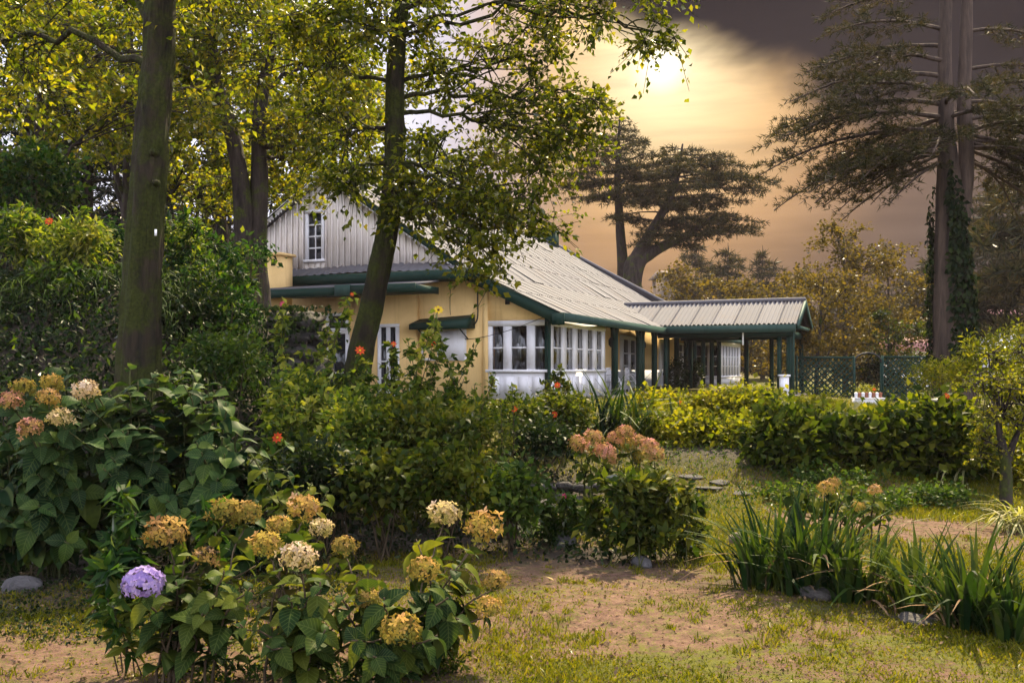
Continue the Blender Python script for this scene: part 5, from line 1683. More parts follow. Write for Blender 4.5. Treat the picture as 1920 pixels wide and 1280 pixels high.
strap_clump('strap_leaved_clump', 'arching strap leaved clump in front of the veranda posts', on_ground(1150, 14.2), 130, 1.1, 'lf_iris', .04, .32, (.3, .7, 1.3))
strap_clump('strap_leaved_clump', 'lower strap leaved clump right of the taller arching one', on_ground(1205, 14.0), 90, .75, 'lf_rose', .035, .25, (.4, .9, 1.5))
strap_clump('striped_grass', 'cream striped grass tuft at the right edge beside the path', on_ground(1915, 9.4), 110, .55, 'lf_varieg', .02, .10, (.9, 1.5, 1.9), tilt=.45)
strap_clump('strap_leaved_clump', 'thin grassy tuft below the dusky pink hydrangea', on_ground(1010, 9.0), 50, .5, 'lf_weed', .018, .12, (.4, .9, 1.5))
strap_clump('strap_leaved_clump', 'grassy tuft at the foot of the lime green bushes', on_ground(1360, 13.6), 80, .4, 'lf_iris', .02, .35, (.4, .9, 1.5))
strap_clump('white_streaked_plant', 'pale hanging leaves at the right end of the hedge', on_ground(1800, 12.0), 30, .5, 'lf_varieg', .04, .12, (1.4, 1.8), tilt=.3)

# ---- lime green bushes before the veranda
for k, (px_, py_, Y_, w_, h_, n_) in enumerate(((1235, 770, 16.0, 130, 80, 1300), (1310, 785, 15.4, 160, 100, 2100), (1385, 780, 15.2, 160, 115, 2400), (1440, 775, 16.5, 110, 90, 1300), (1300, 825, 13.6, 170, 100, 2000), (1390, 832, 13.4, 150, 100, 1900), (1520, 765, 18, 120, 40, 900), (1230, 800, 14.6, 90, 70, 900))):
    c_, r_ = mid(px_, py_, Y_, w_, h_, .55)
    bush('lime_bush', ('lime green bush at the veranda step', 'lime green bush before the middle veranda posts', 'largest lime green bush before the porch', 'lime green bush beside the white pedestal', 'lime green bush low in front of the veranda bushes', 'lime green bush left of the dark hedge', 'lime green bush below the left lattice panel', 'lime green bush right of the strap leaved clumps')[k],
         c_, r_, n_, .10, 'lf_lime', group='lime green bushes before the veranda', stems=6, spread=.11, zmin=-.7, flowers=[(A(px_ + rng.uniform(-40, 40), py_ - h_ * .3, Y_ - .5), .09, 'pt_red') for _ in range(1 if k in (1, 3) else 0)])

# ---- the dark hedge at the right
for k, (px_, py_, Y_, w_, h_, n_) in enumerate(((1475, 850, 12.4, 170, 190, 2900), (1575, 858, 12.6, 180, 180, 2900), (1670, 858, 12.4, 170, 180, 2900), (1765, 845, 12.2, 190, 200, 3300), (1610, 815, 14.4, 240, 70, 1500), (1750, 795, 14.2, 190, 80, 1500))):
    c_, r_ = mid(px_, py_, Y_, w_, h_, .6)
    bush('hedge_shrub', ('left end shrub of the dark hedge', 'hedge shrub second from the left, above the path', 'hedge shrub second from the right, above the path', 'right end shrub of the dark hedge, tallest of the row', 'sunlit back row of the hedge below the planter box', 'sunlit back row of the hedge at its right end')[k],
         c_, r_, n_, .135, 'lf_hedge' if k < 4 else 'lf_lime', group='dark hedge above the path', stems=24, spread=.12, zmin=-.8, lump=.16, flowers=[(A(1775, 742, 12), .09, 'pt_red')] if k == 3 else ([(A(1548, 874, 12.2), .09, 'pt_magenta')] if k == 1 else []))  # back row's sunlight is put in by the lighter lime leaves
for k, (px_, py_, Y_, w_, h_) in enumerate(((1480, 930, 11.0, 130, 40), (1640, 940, 10.6, 160, 45), (1760, 930, 10.8, 150, 45), (1560, 900, 11.6, 200, 40))):
    c_, r_ = mid(px_, py_, Y_, w_, h_, .35)
    bush('low_plant', ('low weeds at the left foot of the hedge', 'low weeds along the path below the hedge', 'low weeds at the right foot of the hedge', 'low flowering weeds under the middle of the hedge')[k], c_, r_, 900, .06, 'lf_weed', 'plant', 'weeds at the foot of the hedge', stems=0, spread=.06, zmin=-.9)

# ---- small gold tree and tall growth at the right edge
b = on_ground(1885, 11.0)
broad_tree('small_tree', 'small golden leaved tree with a bare stem at the right edge',
    [([b + (0, 0, -.1), at(1886, 880, 11), at(1880, 840, 11), at(1868, 780, 11)], [.075, .062, .05, .02]), ([at(1886, 880, 11), at(1900, 830, 11), at(1925, 780, 11)], [.045, .035, .015])],
    [(at(1880, 760, 11), (.34, .4, .42), 22, 0, .75), (at(1940, 760, 11.2), (.4, .4, .45), 20, 1, .7), (at(1855, 700, 11.4), (.30, .3, .3), 12, 0, .8), (at(1930, 680, 11.4), (.4, .4, .3), 14, 1, .8), (at(1845, 830, 11), (.15, .2, .2), 5, 0, .6)],
    leaf=.05, mat='lf_lime', bark='bark_dark', tw=.24, ntw=7, nl=8, seed=95, sides=9)
for k, (px_, py_, Y_, w_, h_, n_) in enumerate(((1850, 680, 17, 130, 120, 2200), (1760, 710, 17.5, 110, 80, 1400), (1930, 670, 18, 150, 150, 2000), (1880, 850, 12.5, 120, 120, 1400), (1930, 880, 11.8, 120, 100, 900))):
    c_, r_ = mid(px_, py_, Y_, w_, h_, .6)
    bush('golden_bush', ('tall golden bush right of the ivy clad trunk', 'golden bush at the foot of the ivy clad trunk', 'tall golden bush at the right edge of the view', 'yellow green growth behind the small bare stemmed tree', 'yellow green growth at the right edge above the striped grass')[k], c_, r_, n_, .09, 'lf_lime', group='golden bushes at the right edge', stems=8, spread=.10, zmin=-.8, tmpl=LEAF_LONG if k < 3 else LEAF4)


# ------------------------------------------------------------------ the bank at the left
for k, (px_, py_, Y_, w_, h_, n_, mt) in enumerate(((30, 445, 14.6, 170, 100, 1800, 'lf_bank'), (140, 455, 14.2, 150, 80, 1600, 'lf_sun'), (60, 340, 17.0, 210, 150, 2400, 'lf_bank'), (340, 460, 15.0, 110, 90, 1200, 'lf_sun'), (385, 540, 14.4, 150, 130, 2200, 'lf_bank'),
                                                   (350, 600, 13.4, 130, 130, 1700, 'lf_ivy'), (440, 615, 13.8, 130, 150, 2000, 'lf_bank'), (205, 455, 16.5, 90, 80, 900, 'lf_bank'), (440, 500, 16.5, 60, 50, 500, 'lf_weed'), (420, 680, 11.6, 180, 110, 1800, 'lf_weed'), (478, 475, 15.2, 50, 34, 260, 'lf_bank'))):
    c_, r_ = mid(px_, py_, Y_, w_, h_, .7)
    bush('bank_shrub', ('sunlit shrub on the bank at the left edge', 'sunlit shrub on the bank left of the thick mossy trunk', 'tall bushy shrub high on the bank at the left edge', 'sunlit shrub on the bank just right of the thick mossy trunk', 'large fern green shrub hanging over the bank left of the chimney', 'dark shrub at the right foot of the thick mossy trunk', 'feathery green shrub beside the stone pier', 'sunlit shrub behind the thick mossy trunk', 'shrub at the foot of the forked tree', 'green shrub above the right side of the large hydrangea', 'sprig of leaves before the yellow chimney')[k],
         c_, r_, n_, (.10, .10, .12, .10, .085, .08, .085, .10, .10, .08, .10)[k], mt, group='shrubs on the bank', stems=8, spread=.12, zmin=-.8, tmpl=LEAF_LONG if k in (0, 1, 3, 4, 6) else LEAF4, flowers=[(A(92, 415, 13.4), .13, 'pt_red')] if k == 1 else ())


for k, (px_, Y_, tips_) in enumerate(((40, 14.2, ((10, 400), (45, 385), (70, 405), (30, 430))), (150, 13.8, ((120, 410), (150, 395), (180, 415), (200, 430), (95, 425))), (345, 14.6, ((320, 410), (345, 395), (370, 420), (390, 440))), (420, 14.2, ((400, 455), (430, 465), (455, 490), (470, 520))), (90, 13.0, ((60, 500), (100, 490), (130, 510), (160, 500))))):
    leggy('bank_plant', ('loose tall plant on the crest of the bank at the left edge', 'loose tall plant on the crest below the scarlet flower', 'loose tall plant rising just right of the thick mossy trunk', 'loose tall plant leaning towards the yellow chimney', 'loose plant on the shaded face of the bank')[k], on_ground(px_, Y_), [A(q[0], q[1], Y_ + rng.uniform(-.4, .4)) for q in tips_], .16, ('lf_sun', 'lf_sun', 'lf_bank', 'lf_bank', 'lf_weed')[k], 26, (), 'plant', 'loose plants on the bank', LEAF_LONG, stem='stem', r=.008, side=.2, spread=.25)


def cover(name, label, cat, n, xr, yr, ok, leaf, mat, lift=(.0, .1), tmpl=None, up=1.0, lean=.6, group=None, length=None):
    """leaves lying over the ground"""
    x = rng.uniform(*xr, n); y = rng.uniform(*yr, n)
    q = ok(x, y)
    x, y = x[q], y[q]
    e = .05
    gx = (H(x + e, y) - H(x - e, y)) / (2 * e); gy = (H(x, y + e) - H(x, y - e)) / (2 * e)
    nr = unit(np.stack([-gx, -gy, np.ones_like(gx)], -1))
    P = np.stack([x, y, H(x, y)], -1) + nr * rng.uniform(*lift, (len(x), 1))
    D = unit(rng.normal(0, 1, P.shape) + np.array([0, -.3, -.2]))
    N = unit(nr * up + rng.normal(0, lean, P.shape))
    o = MB().scatter(tmpl or LEAF4, P, frames(D, N), leaf * rng.uniform(.55, 1.3, len(P))).build(name, M[mat])
    return tag(o, label, cat, group, 'stuff')


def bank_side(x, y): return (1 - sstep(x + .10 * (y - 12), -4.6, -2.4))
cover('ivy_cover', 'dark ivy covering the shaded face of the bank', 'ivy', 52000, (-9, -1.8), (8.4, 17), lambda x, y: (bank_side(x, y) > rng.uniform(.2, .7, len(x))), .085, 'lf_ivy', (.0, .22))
cover('bank_herbs', 'pale green herbs among the ivy on the bank', 'plants', 5000, (-9, -1.8), (8.2, 15), lambda x, y: (bank_side(x, y) > .4) & (wobble(x, y, 3, 9) > .1), .10, 'lf_weed', (.05, .35), LEAF_LONG)
cover('border_cover', 'low leafy cover filling the shaded border', 'plants', 9000, (-3.4, 2.2), (7.6, 12.6), lambda x, y: ground_fields(x, y)[1] > rng.uniform(.35, .9, len(x)), .06, 'lf_ivy', (.0, .12))
cover('hill_cover', 'leafy undergrowth on the ground behind the bank and the cottage', 'plants', 14000, (-34, 40), (16, 60), lambda x, y: (x < -6 - .1 * (y - 16)) | (x > 14), .22, 'lf_hedge', (.0, .5))
cover('slope_weeds', 'low weeds and grass on the slope between hedge and path', 'plants', 15000, (1.4, 9.5), (10.2, 16), lambda x, y: wobble(x, y, 4, 10) > rng.uniform(-.9, .6, len(x)), .05, 'lf_weed', (.0, .10), LEAF_LONG, .5, .9)


# hanging grass on the lip of the bank
m = MB()
nb = 500
x = rng.uniform(-8.5, -4.4, nb); y = 13.2 + .35 * np.sin(x * 2) + rng.normal(0, .35, nb)
for k in range(nb):
    if k % 3: continue
root_ = np.stack([x, y, H(x, y) + .05], -1)
tv, tf = blade(5, .02, 1.9, .002)
az_ = rng.normal(math.pi, .7, nb)
rot = np.stack([np.stack([np.cos(az_), -np.sin(az_), 0 * az_], -1), np.stack([np.sin(az_), np.cos(az_), 0 * az_], -1), np.stack([0 * az_, 0 * az_, 1 + 0 * az_], -1)], 1)
m.scatter((tv, tf), root_, rot, rng.uniform(.3, .75, nb))
tag(m.build('hanging_grass', M['lf_weed']), 'long grass hanging over the lip of the bank', 'grass', None, 'stuff')


# ------------------------------------------------------------------ stones
def stone_mesh(seed, mat, sub=3, amp=.22):
    import bmesh
    bm = bmesh.new()
    bmesh.ops.create_icosphere(bm, subdivisions=sub, radius=1.0)
    r = np.random.default_rng(seed)
    pl = unit(r.normal(size=(14, 3))); off = r.uniform(.55, .88, 14)
    ph = r.uniform(0, 6.28, 6)
    for v in bm.verts:
        p = np.array(v.co)
        for n_, o_ in zip(pl, off):                       # split faces
            d = float(np.dot(p, n_))
            if d > o_: p = p - n_ * (d - o_) * .96
        p = p * (1 + amp * .25 * (math.sin(p[0] * 5 + ph[0]) * math.sin(p[1] * 6 + ph[1]) + .5 * math.sin(p[2] * 11 + p[0] * 9 + ph[2])))
        v.co = p
    me = bpy.data.meshes.new('stone')
    bm.to_mesh(me); bm.free()
    me.materials.append(M[mat])
    for f in me.polygons: f.use_smooth = True
    return me


def stone(name, label, p, r, mat, seed, rz=0.0, tilt=0.0, group=None, cat='stone'):
    o = link(name, stone_mesh(seed, mat))
    o.location = p; o.scale = r; o.rotation_euler = (tilt, tilt * .5, rz)
    return tag(o, label, cat, group)


def gstone(label, px, py, w_px, h_px, mat, seed, **kw):
    x_, y_ = gpt(px, py + h_px * .4)
    s = y_ / FPX
    p = (x_, y_, float(H(x_, y_)) + h_px * s * .16)
    return stone('garden_stone', label, p, (w_px * s / 2, w_px * s * .4, h_px * s * .56), mat, seed, rng.uniform(-.4, .4), rng.uniform(-.2, .2), 'stones edging the beds', **kw)


gstone('grey flat topped stone below the magenta flower', 1060, 1010, 52, 34, 'stone', 1)
gstone('pale half buried stone at the foot of the leafy perennials', 1203, 1050, 42, 34, 'stone', 2)
gstone('warm round stone left of the grey flat topped one', 1000, 996, 30, 26, 'stone_warm', 3)
gstone('warm stone on the lawn left of the irises', 1378, 1002, 34, 32, 'stone_warm', 4)
gstone('mossy edging stone under the fourth iris clump', 1528, 1115, 80, 30, 'stone_dark', 5)
gstone('mossy edging stone in the gap of the irises', 1720, 1160, 76, 26, 'stone_dark', 6)
gstone('long pale stone lying in the shade at the left edge', 36, 1092, 90, 34, 'stone', 7)
gstone('dark stone behind the warm round one', 958, 985, 36, 36, 'stone_dark', 8)
gstone('small stone between the two halves of the near hydrangea', 690, 990, 40, 20, 'stone_warm', 9)
gstone('small pale stone behind the near hydrangea', 655, 1000, 30, 20, 'stone', 10)
gstone('brown stone near the left foot of the irises', 1405, 1092, 30, 20, 'stone_warm', 12)

# dry stone edge behind the border
wl = empty('dry_stone_wall', on_ground(950, 11.2), 'low dark dry stone wall hidden behind the border shrubs', 'wall')
sm = [stone_mesh(30 + k, 'stone_dark', 2) for k in range(5)]
for row in range(2):
    for k in range(9):
        o = link('stone', sm[int(rng.integers(0, 5))], wl)
        px_ = 850 + k * 33 + (row % 2) * 16
        x_ = (px_ - CX) / FPX * 11.2
        o.location = Vector((x_ + rng.uniform(-.02, .02), 11.2 + rng.uniform(-.05, .05) + row * .06, float(H(x_, 11.0)) + .03 + row * .15)) - wl.location
        o.scale = (rng.uniform(.12, .18), .13, rng.uniform(.07, .10)); o.rotation_euler = (rng.uniform(-.2, .2), rng.uniform(-.2, .2), rng.uniform(-.3, .3))
# boulders in the border
for k, (px_, py_, Y_, w_, h_) in enumerate(((930, 900, 9.3, 60, 55), (925, 950, 9.0, 50, 50), (1010, 890, 10.8, 70, 36))):
    p = at(px_, py_, Y_)
    p[2] = float(H(p[0], p[1])) + h_ / 2 / FPX * Y_ * .5
    stone('border_boulder', ('dark boulder under the thin stemmed rose', 'lower dark boulder behind the ferny shrub', 'flat dark boulder left of the dusky pink hydrangea')[k], p, (w_ / 2 / FPX * Y_, .25, h_ / 2 / FPX * Y_ * 1.2), 'stone_dark', 50 + k, .3 * k, .1, 'boulders in the border')
# terraces of turf above the path: low broken steps
for k, (px_, py_, w_) in enumerate(((1300, 875, 60), (1350, 888, 50), (1330, 905, 70), (1395, 900, 50), (1290, 900, 40))):
    p = at(px_, py_, 11.9 - .2 * k)
    p[2] = float(H(p[0], p[1])) + .012
    stone('step_stone', ('uppermost flat stone of the turf steps', 'second flat stone of the turf steps', 'widest flat stone of the turf steps', 'rightmost flat stone of the turf steps', 'leftmost flat stone of the turf steps')[k], p, (w_ / 2 / FPX * 11, .14, .035), 'stone_dark', 60 + k, .2 * k, .06, 'flat stones of the turf steps')

# the mossy pier at the end of the bank
Yp = 13.6
pr = empty('stone_pier', on_ground(568, Yp), 'mossy stone pier at the end of the bank left of the doorway', 'pier')
rows_ = 9
zb_ = float(pr.location.z) - .1; zt_ = at(0, 588, Yp)[2]
sm = [stone_mesh(70 + k, 'stone_dark', 3, .9) for k in range(4)]
for j in range(rows_):
    for k in range(3):
        o = link('stone', sm[int(rng.integers(0, 4))], pr)
        z = zb_ + (zt_ - zb_) * (j + .5) / rows_
        o.location = Vector((pr.location.x + (k - 1) * .22 + (.06 if j % 2 else -.04) - .06, Yp + rng.uniform(-.05, .05), z)) - pr.location
        o.scale = (.24, .24, (zt_ - zb_) / rows_ * .85); o.rotation_euler = (rng.uniform(-.1, .1), rng.uniform(-.1, .1), rng.uniform(0, 3))
n = 2400
P = np.stack([rng.normal(pr.location.x - .12, .30, n), rng.normal(Yp - .18, .14, n), rng.uniform(zb_ + .3, zt_ + .12, n)], -1)
P = P[rng.random(n) < .25 + .75 * ((P[:, 2] > zt_ - .25) | (P[:, 0] < pr.location.x - .2))]
MB().scatter(LEAF4, P, frames(unit(rng.normal(0, .6, P.shape) + (0, -.2, -1)), unit(rng.normal(0, .5, P.shape) + (0, -1, .4))), rng.uniform(.04, .09, len(P))).build('creeper', M['lf_ivy'], pr, False, True)['kind'] = 'stuff'

# ------------------------------------------------------------------ lattice fence, gate, planter
def lattice(label, px0, px1, Y, top_py, bot_py):
    x0, x1 = (px0 - CX) / FPX * Y, (px1 - CX) / FPX * Y
    z0, z1 = at(0, bot_py, Y)[2], at(0, top_py, Y)[2]
    t = empty('lattice_panel', ((x0 + x1) / 2, Y, z0), label, 'fence', 'green lattice panels')
    L = MB()
    s = .21
    hh, ww = z1 - z0, x1 - x0
    for sg in (1, -1):
        k = -hh
        while k < ww:
            a = max(0, k); b_ = min(ww, k + hh)
            if b_ > a + .02:
                za, zb2 = (a - k), (b_ - k)
                if sg < 0: za, zb2 = hh - za, hh - zb2
                yy = Y - .012 * sg
                p0 = np.array([x0 + a, yy, z0 + za]); p1 = np.array([x0 + b_, yy, z0 + zb2])
                dz = np.array([0, 0, .034]); dy = np.array([0, .008, 0])
                L.add([p0 - dz - dy, p1 - dz - dy, p1 + dz - dy, p0 + dz - dy, p0 - dz + dy, p1 - dz + dy, p1 + dz + dy, p0 + dz + dy], np.array([(0, 1, 2, 3), (7, 6, 5, 4), (0, 4, 5, 1), (3, 2, 6, 7)]))
            k += s
    L.build('lattice_slats', M['green'], t, False, True)['kind'] = 'stuff'
    for nm, b_ in (('top_rail', (x0 - .04, x1 + .04, Y - .05, Y + .05, z1, z1 + .08)), ('bottom_rail', (x0 - .04, x1 + .04, Y - .05, Y + .05, z0 - .08, z0)), ('post', (x0 - .10, x0 - .04, Y - .06, Y + .06, z0 - .4, z1 + .1)), ('post', (x1 + .04, x1 + .10, Y - .06, Y + .06, z0 - .4, z1 + .1))):
        MB().box(*b_).build(nm, M['green'], t, False, True)
    return t


lattice('green lattice panel right of the porch', 1497, 1597, 36.0, 672, 752)
lattice('green lattice panel left of the ivy clad trunk', 1658, 1752, 36.0, 671, 752)
xg0, xg1 = (1602 - CX) / FPX * 36, (1652 - CX) / FPX * 36
ga = empty('garden_arch', ((xg0 + xg1) / 2, 36, .3), 'dark garden arch in the gap between the two lattice panels', 'arch')
zt = at(0, 664, 36)[2]
an = np.linspace(0, math.pi, 14)
MB().tube(np.stack([(xg0 + xg1) / 2 - np.cos(an) * (xg1 - xg0) / 2, np.full(14, 36.0), zt - .3 + np.sin(an) * .35], -1), .035, 6).build('hoop', M['iron'], ga, True, True)
for x_ in (xg0, xg1):
    MB().tube([(x_, 36, .0), (x_, 36, zt - .3)], .04, 6).build('post', M['green'], ga, True, True)
c_, r_ = mid(1640, 705, 38.0, 60, 80, .5)
bush('dark_shrub', 'dark shrub seen through the garden arch', c_, r_, 1000, .12, 'lf_dark', stems=4, spread=.14, zmin=-.9)
c_, r_ = mid(1510, 640, 38.0, 60, 50, .6)
bush('pink_tinged_bush', 'pink tinged small tree between the porch and the lattice', c_, r_, 700, .14, 'lf_haze', stems=5, spread=.15, zmin=-.6)
# planter box with striped pots
Yb = 27.0
xa, xb = (1601 - CX) / FPX * Yb, (1655 - CX) / FPX * Yb
zb_ = at(0, 757, Yb)[2]; zm = at(0, 747, Yb)[2]
pb = empty('planter_box', ((xa + xb) / 2, Yb, float(H((xa + xb) / 2, Yb))), 'white planter box behind the hedge, below the garden arch', 'planter')
MB().box(xa, xb, Yb - .16, Yb + .16, zb_ - .03, zm).build('box', M['white'], pb, False, True)
MB().box(xa - .02, xb + .02, Yb - .19, Yb + .19, zm, zm + .025).build('rim', M['white'], pb, False, True)
for x_ in (xa + .08, xb - .08):
    MB().box(x_ - .05, x_ + .05, Yb - .1, Yb + .1, pb.location.z - .05, zb_ - .03).build('leg', M['white'], pb, False, True)
for k in range(8):
    x_ = xa + .06 + (xb - xa - .12) * k / 7
    o = MB().tube([(0, 0, 0), (0, 0, .10), (0, 0, .14), (0, 0, .145)], [.034, .046, .05, .02], 10).build('flower_pot', M['clay'] if k % 2 else M['white'])
    o.location = (x_, Yb, zm + .027)
    tag(o, ('clay' if k % 2 else 'white') + ' flower pot in the row on the planter box, number ' + ('one', 'two', 'three', 'four', 'five', 'six', 'seven', 'eight')[k] + ' from the left', 'flower pot', 'pots on the planter box')
bush('potted_plants', 'orange flowered potted plants growing above the planter box', (np.array([(xa + xb) / 2, Yb + .25, zm + .24])), ((xb - xa) / 2, .15, .14), 300, .06, 'lf_lime', 'plant', stems=0, spread=.05, zmin=-.9, flowers=[(np.array([xa + .55, Yb - .05, zm + .26]), .10, 'pt_red')])
# potted shrub on the veranda
vp = Matrix.Translation(house.location) @ Matrix.Rotation(house.rotation_euler.z, 4, 'Z')
for k, (x_, y_) in enumerate(((12.0, -.35), (15.6, -.1))):
    q = vp @ Vector((x_, y_, .55))
    bush('veranda_plant', ('dark potted shrub beside the veranda posts', 'second dark potted shrub under the porch roof')[k], (q.x, q.y, q.z), (.45, .45, .75), 900, .12, 'lf_ivy', 'plant', stems=4, spread=.12, zmin=-.9)

# ------------------------------------------------------------------ far buildings
def hut(name, label, px, Y, w_, h_, top_py, roof, wall, rz, win=True):
    x_ = (px - CX) / FPX * Y
    zt = at(0, top_py, Y)[2]
    t = empty(name, (x_, Y, zt - h_), label, 'building', None, rz)
    MB().box(-w_ / 2, w_ / 2, -2, 2, -4, h_ * .6).build('wall', M[wall], t)
    MB().hexa([(-w_ / 2 - .3, -2.4, h_ * .6), (w_ / 2 + .3, -2.4, h_ * .6), (w_ / 2 + .3, 2.4, h_ * .6), (-w_ / 2 - .3, 2.4, h_ * .6)], [(-w_ / 2 - .3, -.1, h_), (w_ / 2 + .3, -.1, h_), (w_ / 2 + .3, .1, h_), (-w_ / 2 - .3, .1, h_)]).build('roof', M[roof], t)
    for k in (-1, 1) if win else ():
        wn = MB().box(k * w_ * .25 - .5, k * w_ * .25 + .5, -2.05, -1.98, h_ * .1, h_ * .45).build('window', M['white'], t)
        MB().box(k * w_ * .25 - .4, k * w_ * .25 + .4, -2.08, -2.04, h_ * .14, h_ * .42).build('pane', M['dark'], wn)
    return t


hut('far_building', 'pale building glimpsed behind the wide cedar trunk', 1243, 84, .5, 1.6, 508, 'stone_warm', 'stone_warm', .2, False)
hut('far_hut', 'distant hut with a red roof left of the ivy clad trunk', 1718, 66, 4.0, 2.6, 632, 'redroof', 'white', -.2)
hut('far_hut', 'distant hut with a red roof right of the ivy clad trunk', 1850, 74, 5.0, 3.0, 580, 'redroof', 'white', .3)

# ------------------------------------------------------------------ grass, litter and small things on the lawn
def blades_on(n, xr, yr, h_, ok):
    x = rng.uniform(*xr, n); y = rng.uniform(*yr, n)
    q = ok(x, y); x, y = x[q], y[q]
    n = len(x)
    b = np.stack([x, y, H(x, y) - .004], -1)
    a = rng.uniform(0, 6.283, n)
    hgt = h_ * rng.uniform(.4, 1.4, n)
    wv = np.stack([np.cos(a), np.sin(a), 0 * a], -1) * (.0035 + .05 * hgt[:, None] * .6)
    tip = b + np.stack([rng.normal(0, .6, n) * hgt, rng.normal(0, .6, n) * hgt, hgt], -1)
    midp = b * .5 + tip * .5 + np.array([0, 0, 1]) * hgt[:, None] * .12
    V = np.stack([b - wv, b + wv, midp + wv * .8, midp - wv * .8, tip], 1).reshape(-1, 3)
    o = np.arange(n)[:, None] * 5
    return V, [o + np.array([[0, 1, 2, 3]]), o + np.array([[3, 2, 4]])]


def grass_ok(x, y):
    g, bd = ground_fields(x, y)
    g = g + .55 * wobble(x * 1.6, y * 1.6, 5, 14) * .45
    return (g > rng.uniform(.30, .75, len(x))) & (bd < rng.uniform(.2, .9, len(x)))


m = MB()
m.add(*blades_on(110000, (-3.6, 4.2), (4.2, 8.0), .026, grass_ok))
m.add(*blades_on(90000, (-2.0, 7.5), (7.6, 13.5), .05, grass_ok))
m.add(*blades_on(40000, (4.0, 12.0), (5.0, 15), .05, grass_ok))
m.add(*blades_on(1500, (-3.6, 4.2), (4.4, 8.0), .05, grass_ok))
m.add(*blades_on(26000, (-6, 16), (13, 30), .12, lambda x, y: ground_fields(x, y)[1] < .5))
def tufts(n, per, xr, yr, h_, rad, ok):
    x = rng.uniform(*xr, n); y = rng.uniform(*yr, n)
    q = ok(x, y); x, y = x[q], y[q]
    xs = (x[:, None] + rng.normal(0, 1, (len(x), per)) * rad * rng.uniform(.4, 1.5, (len(x), 1))).ravel(); ys = (y[:, None] + rng.normal(0, 1, (len(x), per)) * rad).ravel()
    it = iter((xs, ys))
    n = len(xs)
    b = np.stack([xs, ys, H(xs, ys) - .004], -1)
    a = rng.uniform(0, 6.283, n); hgt = h_ * rng.uniform(.4, 1.4, n)
    wv = np.stack([np.cos(a), np.sin(a), 0 * a], -1) * (.003 + .03 * hgt[:, None])
    tip = b + np.stack([rng.normal(0, .7, n) * hgt, rng.normal(0, .7, n) * hgt, hgt], -1)
    mp = b * .5 + tip * .5 + np.array([0, 0, 1]) * hgt[:, None] * .15
    V = np.stack([b - wv, b + wv, mp + wv * .8, mp - wv * .8, tip], 1).reshape(-1, 3)
    o = np.arange(n)[:, None] * 5
    return V, [o + np.array([[0, 1, 2, 3]]), o + np.array([[3, 2, 4]])]


m.add(*tufts(650, 34, (-3.6, 4.4), (4.3, 9.5), .030, .035, lambda x, y: ground_fields(x, y)[1] < .6))
m.add(*tufts(200, 40, (-3.6, 4.4), (4.3, 9.5), .048, .05, lambda x, y: (ground_fields(x, y)[1] < .9) & (ground_fields(x, y)[0] > .35)))
tag(m.build('turf', M['lf_grass']), 'short yellow green turf growing in patches over the earth', 'grass', kind='stuff')
# clover-like small leaves hugging the earth
cover('clover', 'tiny round leaves creeping over the earth of the clearing', 'plants', 60000, (-3.4, 4.2), (4.2, 8.6), lambda x, y: (ground_fields(x, y)[0] + .35 * wobble(x * 2, y * 2, 5, 14) > rng.uniform(.2, .9, len(x))) & (ground_fields(x, y)[1] < .8), .016, 'lf_grass', (.002, .02), LEAF2)
cover('shade_clover', 'small dark leaves over the shaded earth at the left', 'plants', 9000, (-4.2, -1.2), (5.6, 8.4), lambda x, y: rng.random(len(x)) < .9, .03, 'lf_ivy', (.003, .04), LEAF2)
cover('leaf_litter', 'fallen brown leaf scraps strewn over the earth', 'litter', 10000, (-3.4, 4.6), (4.2, 10), lambda x, y: rng.random(len(x)) < .8, .028, 'litter', (.003, .014), LEAF2, 1.0, .5)
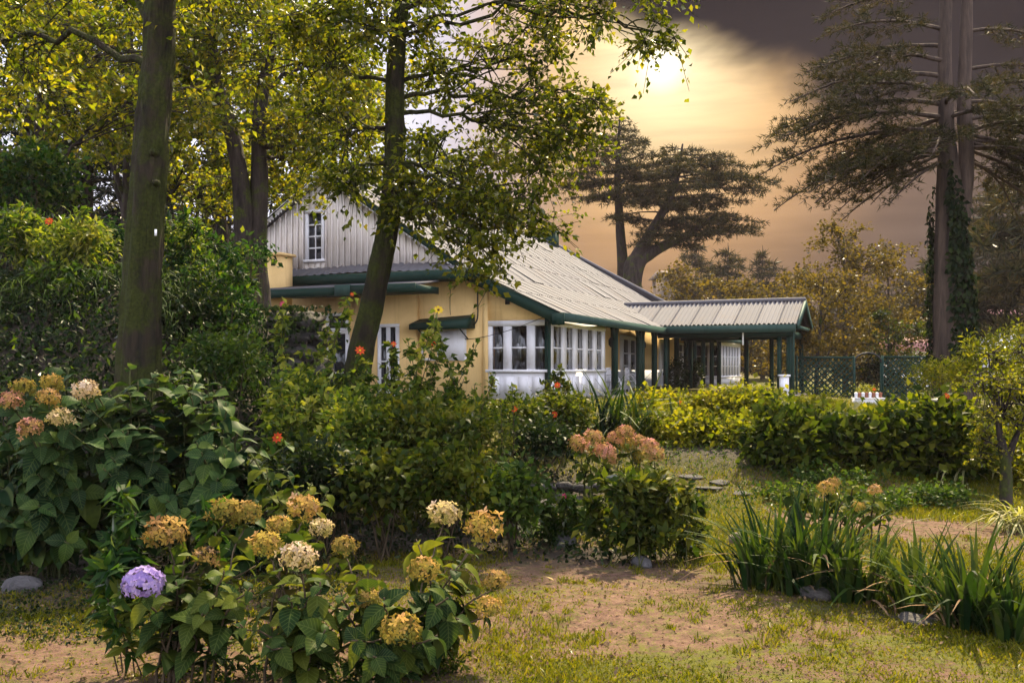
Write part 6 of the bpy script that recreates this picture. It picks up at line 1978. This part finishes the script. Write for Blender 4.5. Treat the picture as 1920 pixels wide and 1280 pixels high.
# weeds and a fern at the foot of the near hydrangea
for k, (px_, py_, w_, h_, n_, mt) in enumerate(((440, 1250, 190, 40, 500, 'lf_weed'), (650, 1262, 180, 40, 500, 'lf_weed'), (820, 1245, 130, 50, 450, 'lf_hedge'), (560, 1240, 160, 50, 450, 'lf_ivy'))):
    x_, y_ = gpt(px_, py_ + 10)
    bush('foreground_weeds', ('weeds below the lilac side of the near hydrangea', 'weeds under the middle of the near hydrangea', 'weeds under the right side of the near hydrangea', 'dark weeds between the stems of the near hydrangea')[k], (x_, y_, float(H(x_, y_)) + .04), (w_ / 2 / FPX * y_, .16, .09), n_, .045, mt, 'plant', 'weeds at the foot of the near hydrangea', stems=0, spread=.035, zmin=-.6, tmpl=LEAF_LONG)
fx, fy = gpt(345, 1240)
fe = empty('fern', (fx, fy, float(H(fx, fy))), 'small dark fern in the shade below the lilac flower', 'fern')
for k in range(9):
    azm = k * .7 + rng.uniform(-.2, .2); L_ = rng.uniform(.16, .26)
    s = np.linspace(0, 1, 9)[:, None]
    out = np.array([math.cos(azm), math.sin(azm), 0])
    path = np.array(fe.location) + out * L_ * s + np.array([0, 0, 1]) * (.16 * s - .13 * s * s)
    f = MB(); f.prisms(path[:-1], path[1:], .002, .002)
    lat = np.array([-out[1], out[0], 0])
    sc = np.repeat((.055 * (1.05 - s[:, 0])), 2)
    f.scatter(leaf_two(.2, .02, .1), np.repeat(path, 2, 0), frames(np.tile(np.stack([lat + out * .3, -lat + out * .3]), (9, 1)), np.tile([[0, 0, 1.0]], (18, 1))), sc)
    f.build('frond', M['lf_ivy'], fe, False, True)
# a pale fallen leaf on the earth
fl = link('fallen_leaf', MB().add(*leaf_big(.3, .05, -.1, .02, 6, 3)).mesh('fallen_leaf', M['pt_pink'], True))
x_, y_ = gpt(1038, 1100)
fl.location = (x_, y_, float(H(x_, y_)) + .03); fl.scale = (.07, .07, .07); fl.rotation_euler = (.25, .1, 1.3)
tag(fl, 'single pale fallen leaf lying on the open earth', 'leaf')


# ------------------------------------------------------------------ the air
hm, ht, ho = mat_new('thin_haze')
pv = ht.node('ShaderNodeVolumePrincipled')
pv.inputs['Color'].default_value = (.5, .40, .42, 1)
pv.inputs['Density'].default_value = .0004
pv.inputs['Anisotropy'].default_value = .0
ht.l.new(pv.outputs[0], ho.inputs['Volume'])
hz = MB().box(-110, 130, -30, 175, -3.0, 40).build('haze', hm)
tag(hz, 'thin pale haze that fades the far trees', 'haze', kind='stuff')
